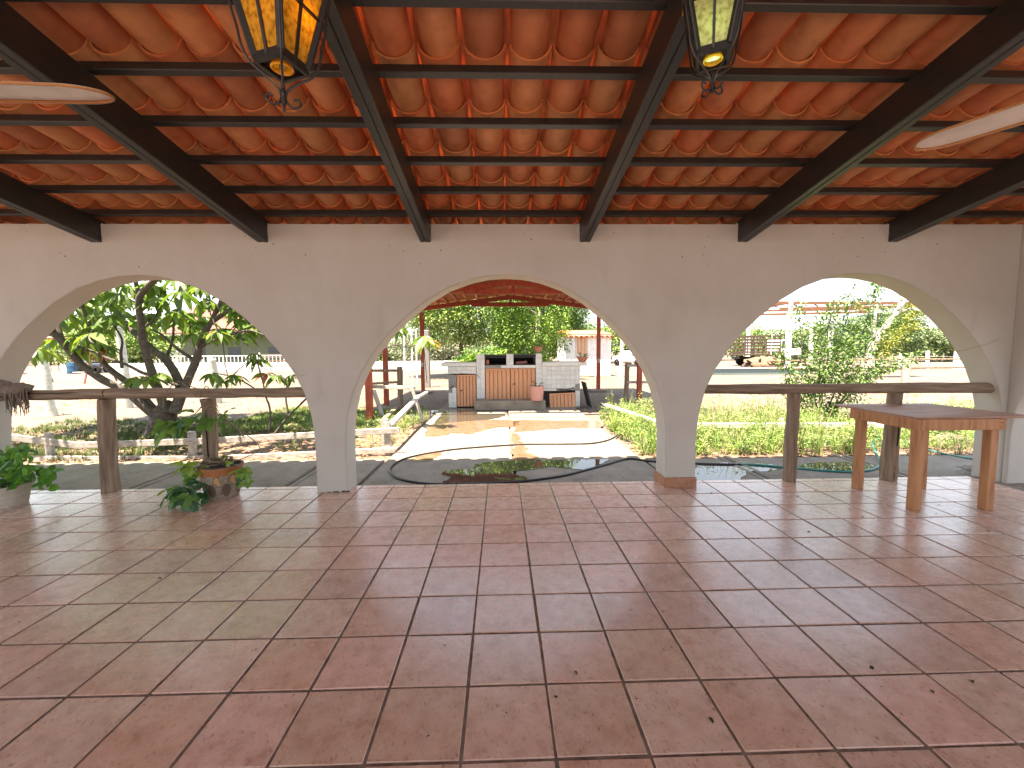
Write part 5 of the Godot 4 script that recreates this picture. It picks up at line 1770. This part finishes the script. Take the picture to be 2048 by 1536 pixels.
	for e in [["tall whitewashed post seen through the limbs of the plumeria", 258, 816, 2.3], ["whitewashed post standing behind the vine draped rail post", 437, 806, 1.3]]:
		var c := copy_of(t, "fence_post", on(e[1], e[2]), e[0], 1.3)
		c.scale.y = e[3] / 1.45
	t = thing("blue_barrel", "blue plastic barrel standing far left beyond the swing frame", "barrel", on(143, 729))
	t.position = at(143, 722, -33.0) * Vector3(1, 0, 1) + Vector3(0, YARD, 0)
	g = G.new()
	g.lathe(Vector3.ZERO, [Vector2(0.0001, 0), Vector2(0.30, 0.0), Vector2(0.32, 0.2), Vector2(0.31, 0.4), Vector2(0.32, 0.6), Vector2(0.29, 0.85), Vector2(0.0001, 0.86)], 16)
	put("body", g, plain([0.03, 0.10, 0.18], 0.5), t)
	t = thing("quad_bike", "dark quad bike with chrome parts parked far behind the plumeria limbs", "quad bike", at(185, 722, -34.0) * Vector3(1, 0, 1) + Vector3(0, YARD, 0))
	for x in [-0.7, 0.7]:
		for k in [-0.45, 0.45]:
			g = G.new()
			g.lathe(Vector3(x, 0.3, k), [Vector2(0.12, -0.12), Vector2(0.3, -0.1), Vector2(0.3, 0.1), Vector2(0.12, 0.12)], 14, Basis(Vector3.RIGHT, PI / 2))
			put("wheel", g, M.dark, t)
	g = G.new()
	g.box(Vector3(0, 0.62, 0), Vector3(1.7, 0.3, 0.6), 0.08)
	put("body", g, plain([0.05, 0.06, 0.10], 0.3), t)
	g = G.new()
	g.box(Vector3(0.1, 0.85, 0), Vector3(0.8, 0.14, 0.35), 0.05)
	put("seat", g, M.dark, t)
	g = G.new()
	g.tube([Vector3(-0.5, 1.1, -0.4), Vector3(-0.45, 0.9, 0), Vector3(-0.5, 1.1, 0.4)], [0.03], 6)
	put("handlebar", g, plain([0.6, 0.6, 0.6], 0.2, 1.0), t)
	t = thing("traffic_cone", "orange plastic cone on the sand at the far left edge", "cone", on(32, 748))
	g = G.new()
	g.lathe(Vector3.ZERO, [Vector2(0.0001, 0.05), Vector2(0.55, 0.05), Vector2(0.55, 0.0), Vector2(0.55, 0.07), Vector2(0.36, 0.09), Vector2(0.12, 1.3), Vector2(0.0001, 1.32)], 16)
	put("body", g, plain([0.24, 0.06, 0.015], 0.5), t)
	t = thing("picket_pen", "pale slatted pen of brushwood stakes behind the plumeria fork", "pen", at(375, 735, -27.0) * Vector3(1, 0, 1) + Vector3(0, YARD, 0))
	for i in 26:
		beam("stake", t, Vector3(-2.3 + i * 0.18, 0, R(-0.1, 0.1)), Vector3(-2.3 + i * 0.18 + R(-0.12, 0.12), R(0.8, 1.35), 0), 0.05, 0.05, lime)
	beam("crossbar", t, Vector3(-2.4, 0.8, 0), Vector3(2.4, 0.85, 0), 0.05, 0.05, lime)
	# the slim white goal like frame left of the shelter
	t = thing("white_pipe_frame", "slim white pipe frame standing left behind the shelter posts", "frame", at(815, 735, -19.0) * Vector3(1, 0, 1) + Vector3(0, YARD, 0))
	for x in [-0.12, 0.22, 0.42]:
		g = G.new()
		g.tube([Vector3(x, 0, 0), Vector3(x, 2.45, 0)], [0.035], 8)
		put("upright", g, white, t)
	g = G.new()
	g.tube([Vector3(-1.3, 2.45, 0), Vector3(0.45, 2.45, 0)], [0.03], 8)
	put("crossbar", g, white, t)
	t = thing("concrete_pillar", "plain grey square pillar just behind the left rear shelter post", "pillar", Vector3(-3.05, YARD, -17.5))
	g = G.new()
	g.box(Vector3(0, 1.18, 0), Vector3(0.22, 2.36, 0.22), 0.02)
	put("body", g, M.mortar, t)


func far_right() -> void:
	var white: Material = M.white
	var rust := surf([[0.16, 0.052, 0.02], [0.20, 0.08, 0.035], [0.30, 0.23, 0.18]], 0.6, 0.8, 0.03, 5, 0.0, 0.05, 191)
	var t := thing("steel_frame", "large roofless steel frame of white posts and rusty orange beams in the right arch", "steel frame", Vector3(24.5, YARD, -34.0))
	var o := -t.position
	for e in [[1496, -42.0], [1576, -33.0], [1622, -45.0], [1748, -33.5], [1660, -42.0]]:
		var p := at(e[0], 700, e[1])
		p.y = YARD
		beam("post", t, p + o, Vector3(p.x, 4.9 if e[1] < -40.0 else 5.2, p.z) + o, 0.30, 0.30, white)
	for e in [[1480, 605, -33.0, 1900, 607, -33.0], [1560, 618, -33.0, 1900, 611, -33.0], [1490, 622, -42.0, 1760, 618, -42.0], [1490, 630, -42.0, 1740, 624, -42.0], [1576, 605, -33.0, 1496, 622, -42.0], [1748, 605, -33.5, 1660, 620, -42.0], [1860, 605, -33.0, 1720, 622, -42.0]]:
		beam("beam", t, at(e[0], e[1], e[2]) + o, at(e[3], e[4], e[5]) + o, 0.16, 0.22, rust)
	for i in 9:
		beam("brace", t, at(1500 + i * 42, 606, -33.0) + o, at(1512 + i * 42, 615, -33.0) + o, 0.08, 0.08, rust)
	t = thing("stake_truck", "old stake bed truck with rusty slatted sides parked left behind the frame", "truck", Vector3(23.4, YARD, -38.0))
	var old := surf([[0.05, 0.032, 0.022], [0.09, 0.058, 0.042], [0.14, 0.10, 0.075]], 0.8, 0.9, 0.03, 5, 0.0, 0.05, 192)
	for s in [-1.1, 1.1]:
		for i in 6:
			beam("side_slat", t, Vector3(-1.8, 1.25 + i * 0.28, s), Vector3(1.4, 1.25 + i * 0.28, s), 0.04, 0.14, old)
		for i in 5:
			beam("stake", t, Vector3(-1.8 + i * 0.8, 1.0, s * 1.04), Vector3(-1.8 + i * 0.8, 2.8, s * 1.04), 0.07, 0.07, white if i == 3 else old)
	for i in 6:
		beam("tail_slat", t, Vector3(-1.82, 1.25 + i * 0.28, -1.1), Vector3(-1.82, 1.25 + i * 0.28, 1.1), 0.04, 0.14, old)
	var g := G.new()
	g.box(Vector3(-0.2, 1.02, 0), Vector3(3.3, 0.14, 2.3), 0.02)
	put("bed", g, old, t)
	g = G.new()
	g.box(Vector3(0.6, 0.72, 0), Vector3(5.4, 0.2, 0.9), 0.03)
	put("chassis", g, M.dark, t)
	g = G.new()
	g.box(Vector3(2.05, 1.75, 0), Vector3(1.15, 1.2, 1.9), 0.12)
	put("cab", g, white, t)
	for k in [-0.97, 0.97]:
		g = G.new()
		g.box(Vector3(2.05, 2.0, k), Vector3(0.75, 0.5, 0.03), 0.02)
		put("side_window", g, plain([0.06, 0.08, 0.09], 0.1), t)
	g = G.new()
	g.box(Vector3(3.1, 1.2, 0), Vector3(1.1, 0.65, 1.6), 0.12)
	put("bonnet", g, white, t)
	for x in [-0.9, 2.9]:
		for k in [-0.95, 0.95]:
			g = G.new()
			g.lathe(Vector3(x, 0.45, k), [Vector2(0.2, -0.14), Vector2(0.45, -0.12), Vector2(0.45, 0.12), Vector2(0.2, 0.14), Vector2(0.0001, 0.10)], 16, Basis(Vector3.RIGHT, PI / 2))
			put("wheel", g, M.dark, t)
	t = thing("aqua_pool_wall", "low pale aqua painted wall with dark coping in right arch", "wall", Vector3(13.5, YARD, -24.5))
	g = G.new()
	g.box(Vector3(0.0, 0.17, 0), Vector3(9.0, 0.34, 0.3), 0.02)
	put("wall", g, plain([0.14, 0.19, 0.185], 0.8), t)
	g = G.new()
	g.box(Vector3(0.0, 0.365, 0), Vector3(9.1, 0.05, 0.4), 0.015)
	put("coping", g, M.grey_wood, t)
	t = thing("earth_mound", "bare brown heap of earth before the truck", "earth mound", Vector3(22.2, YARD, -34.5))
	g = G.new()
	g.lump(Vector3(0, 0.05, 0), Vector3(1.9, 0.75, 1.2), 17, 0.9, Basis.IDENTITY, 14)
	put("body", g, M.soil, t)
	t = thing("rail_fence", "post and wire fence of pale posts crossing the sand right of the bush", "fence", Vector3(12.0, YARD, -13.0))
	o = -t.position
	log_part("post", on(1807, 812) + o, Vector3(on(1807, 812).x, 1.15, on(1807, 812).z) + o, 0.09, 0.085, M.grey_wood, t)
	for y in [719.0, 736.0]:
		var a := at(1812, y, on(1807, 812).z)
		beam("rail", t, a + o, a + Vector3(8.0, 0.0, -0.5) + o, 0.03, 0.045, M.log_post)
		beam("rail", t, a + o, a + Vector3(-3.0, -0.03, -0.8) + o, 0.03, 0.04, M.log_post)
	log_part("post", Vector3(on(1807, 812).x + 6.0, YARD, -11.0) + o, Vector3(on(1807, 812).x + 6.0, 1.1, -11.0) + o, 0.08, 0.08, M.grey_wood, t)
	t = thing("post_row", "white concrete fence posts in a row before the far scrub", "fence", Vector3(26.0, YARD, -28.0))
	for i in 7:
		g = G.new()
		g.box(Vector3(-3.0 + i * 2.1, 0.6, R(-0.3, 0.3)), Vector3(0.16, 1.2 + R(-0.2, 0.3), 0.16), 0.02, Basis(Vector3.BACK, R(-0.06, 0.06)))
		put("post", g, white, t)
	for y in [0.5, 0.9]:
		beam("wire", t, Vector3(-3.5, y, 0), Vector3(10.5, y, 0), 0.02, 0.02, M.grey_wood)
	t = thing("banded_post", "stout post painted orange above and white below at the right of the right arch", "post", at(1914, 735, -29.0) * Vector3(1, 0, 1) + Vector3(0, YARD, 0))
	g = G.new()
	g.tube([Vector3(0, 0, 0), Vector3(0, 1.25, 0)], [0.24, 0.22], 12)
	put("lower_band", g, white, t)
	g = G.new()
	g.tube([Vector3(0, 1.25, 0), Vector3(0.03, 2.55, 0)], [0.22, 0.2], 12)
	put("upper_band", g, plain([0.24, 0.10, 0.02], 0.8), t)
	t = thing("parked_car", "white car parked far behind the right red shelter post", "car", at(1266, 725, -40.0) * Vector3(1, 0, 1) + Vector3(0, YARD, 0), "", 0.5)
	g = G.new()
	g.box(Vector3(0, 0.62, 0), Vector3(1.7, 0.62, 4.2), 0.18)
	put("body", g, plain([0.75, 0.77, 0.8], 0.25), t)
	g = G.new()
	g.box(Vector3(0, 1.15, -0.2), Vector3(1.45, 0.55, 2.2), 0.22)
	put("cabin", g, plain([0.75, 0.77, 0.8], 0.25), t)
	g = G.new()
	g.box(Vector3(0, 1.15, 0.82), Vector3(1.25, 0.38, 0.2), 0.05, Basis(Vector3.RIGHT, -0.5))
	put("windscreen", g, plain([0.05, 0.07, 0.09], 0.1), t)
	for x in [-0.78, 0.78]:
		for k in [-1.3, 1.3]:
			g = G.new()
			g.lathe(Vector3(x, 0.33, k), [Vector2(0.15, -0.1), Vector2(0.33, -0.09), Vector2(0.33, 0.09), Vector2(0.15, 0.1)], 14, Basis(Vector3.BACK, PI / 2))
			put("wheel", g, M.dark, t)
	t = thing("white_pole", "tall white pole beside the hut with yellowish hoops", "pole", at(1241, 752, -23.0) * Vector3(1, 0, 1) + Vector3(0, YARD, 0))
	g = G.new()
	g.tube([Vector3.ZERO, Vector3(0.1, 3.3, 0)], [0.09, 0.08], 10)
	put("shaft", g, white, t)
	for i in 4:
		g = G.new()
		var p := []
		for k in 7:
			var an := k / 6.0 * PI * 0.5
			p.append(Vector3(0.05 + sin(an) * 1.5, 2.05 + i * 0.18 + 0.12 * sin(an * 2.0), -cos(an) * 0.2))
		g.tube(p, [0.025], 6)
		put("hoop", g, plain([0.72, 0.62, 0.30], 0.6), t)
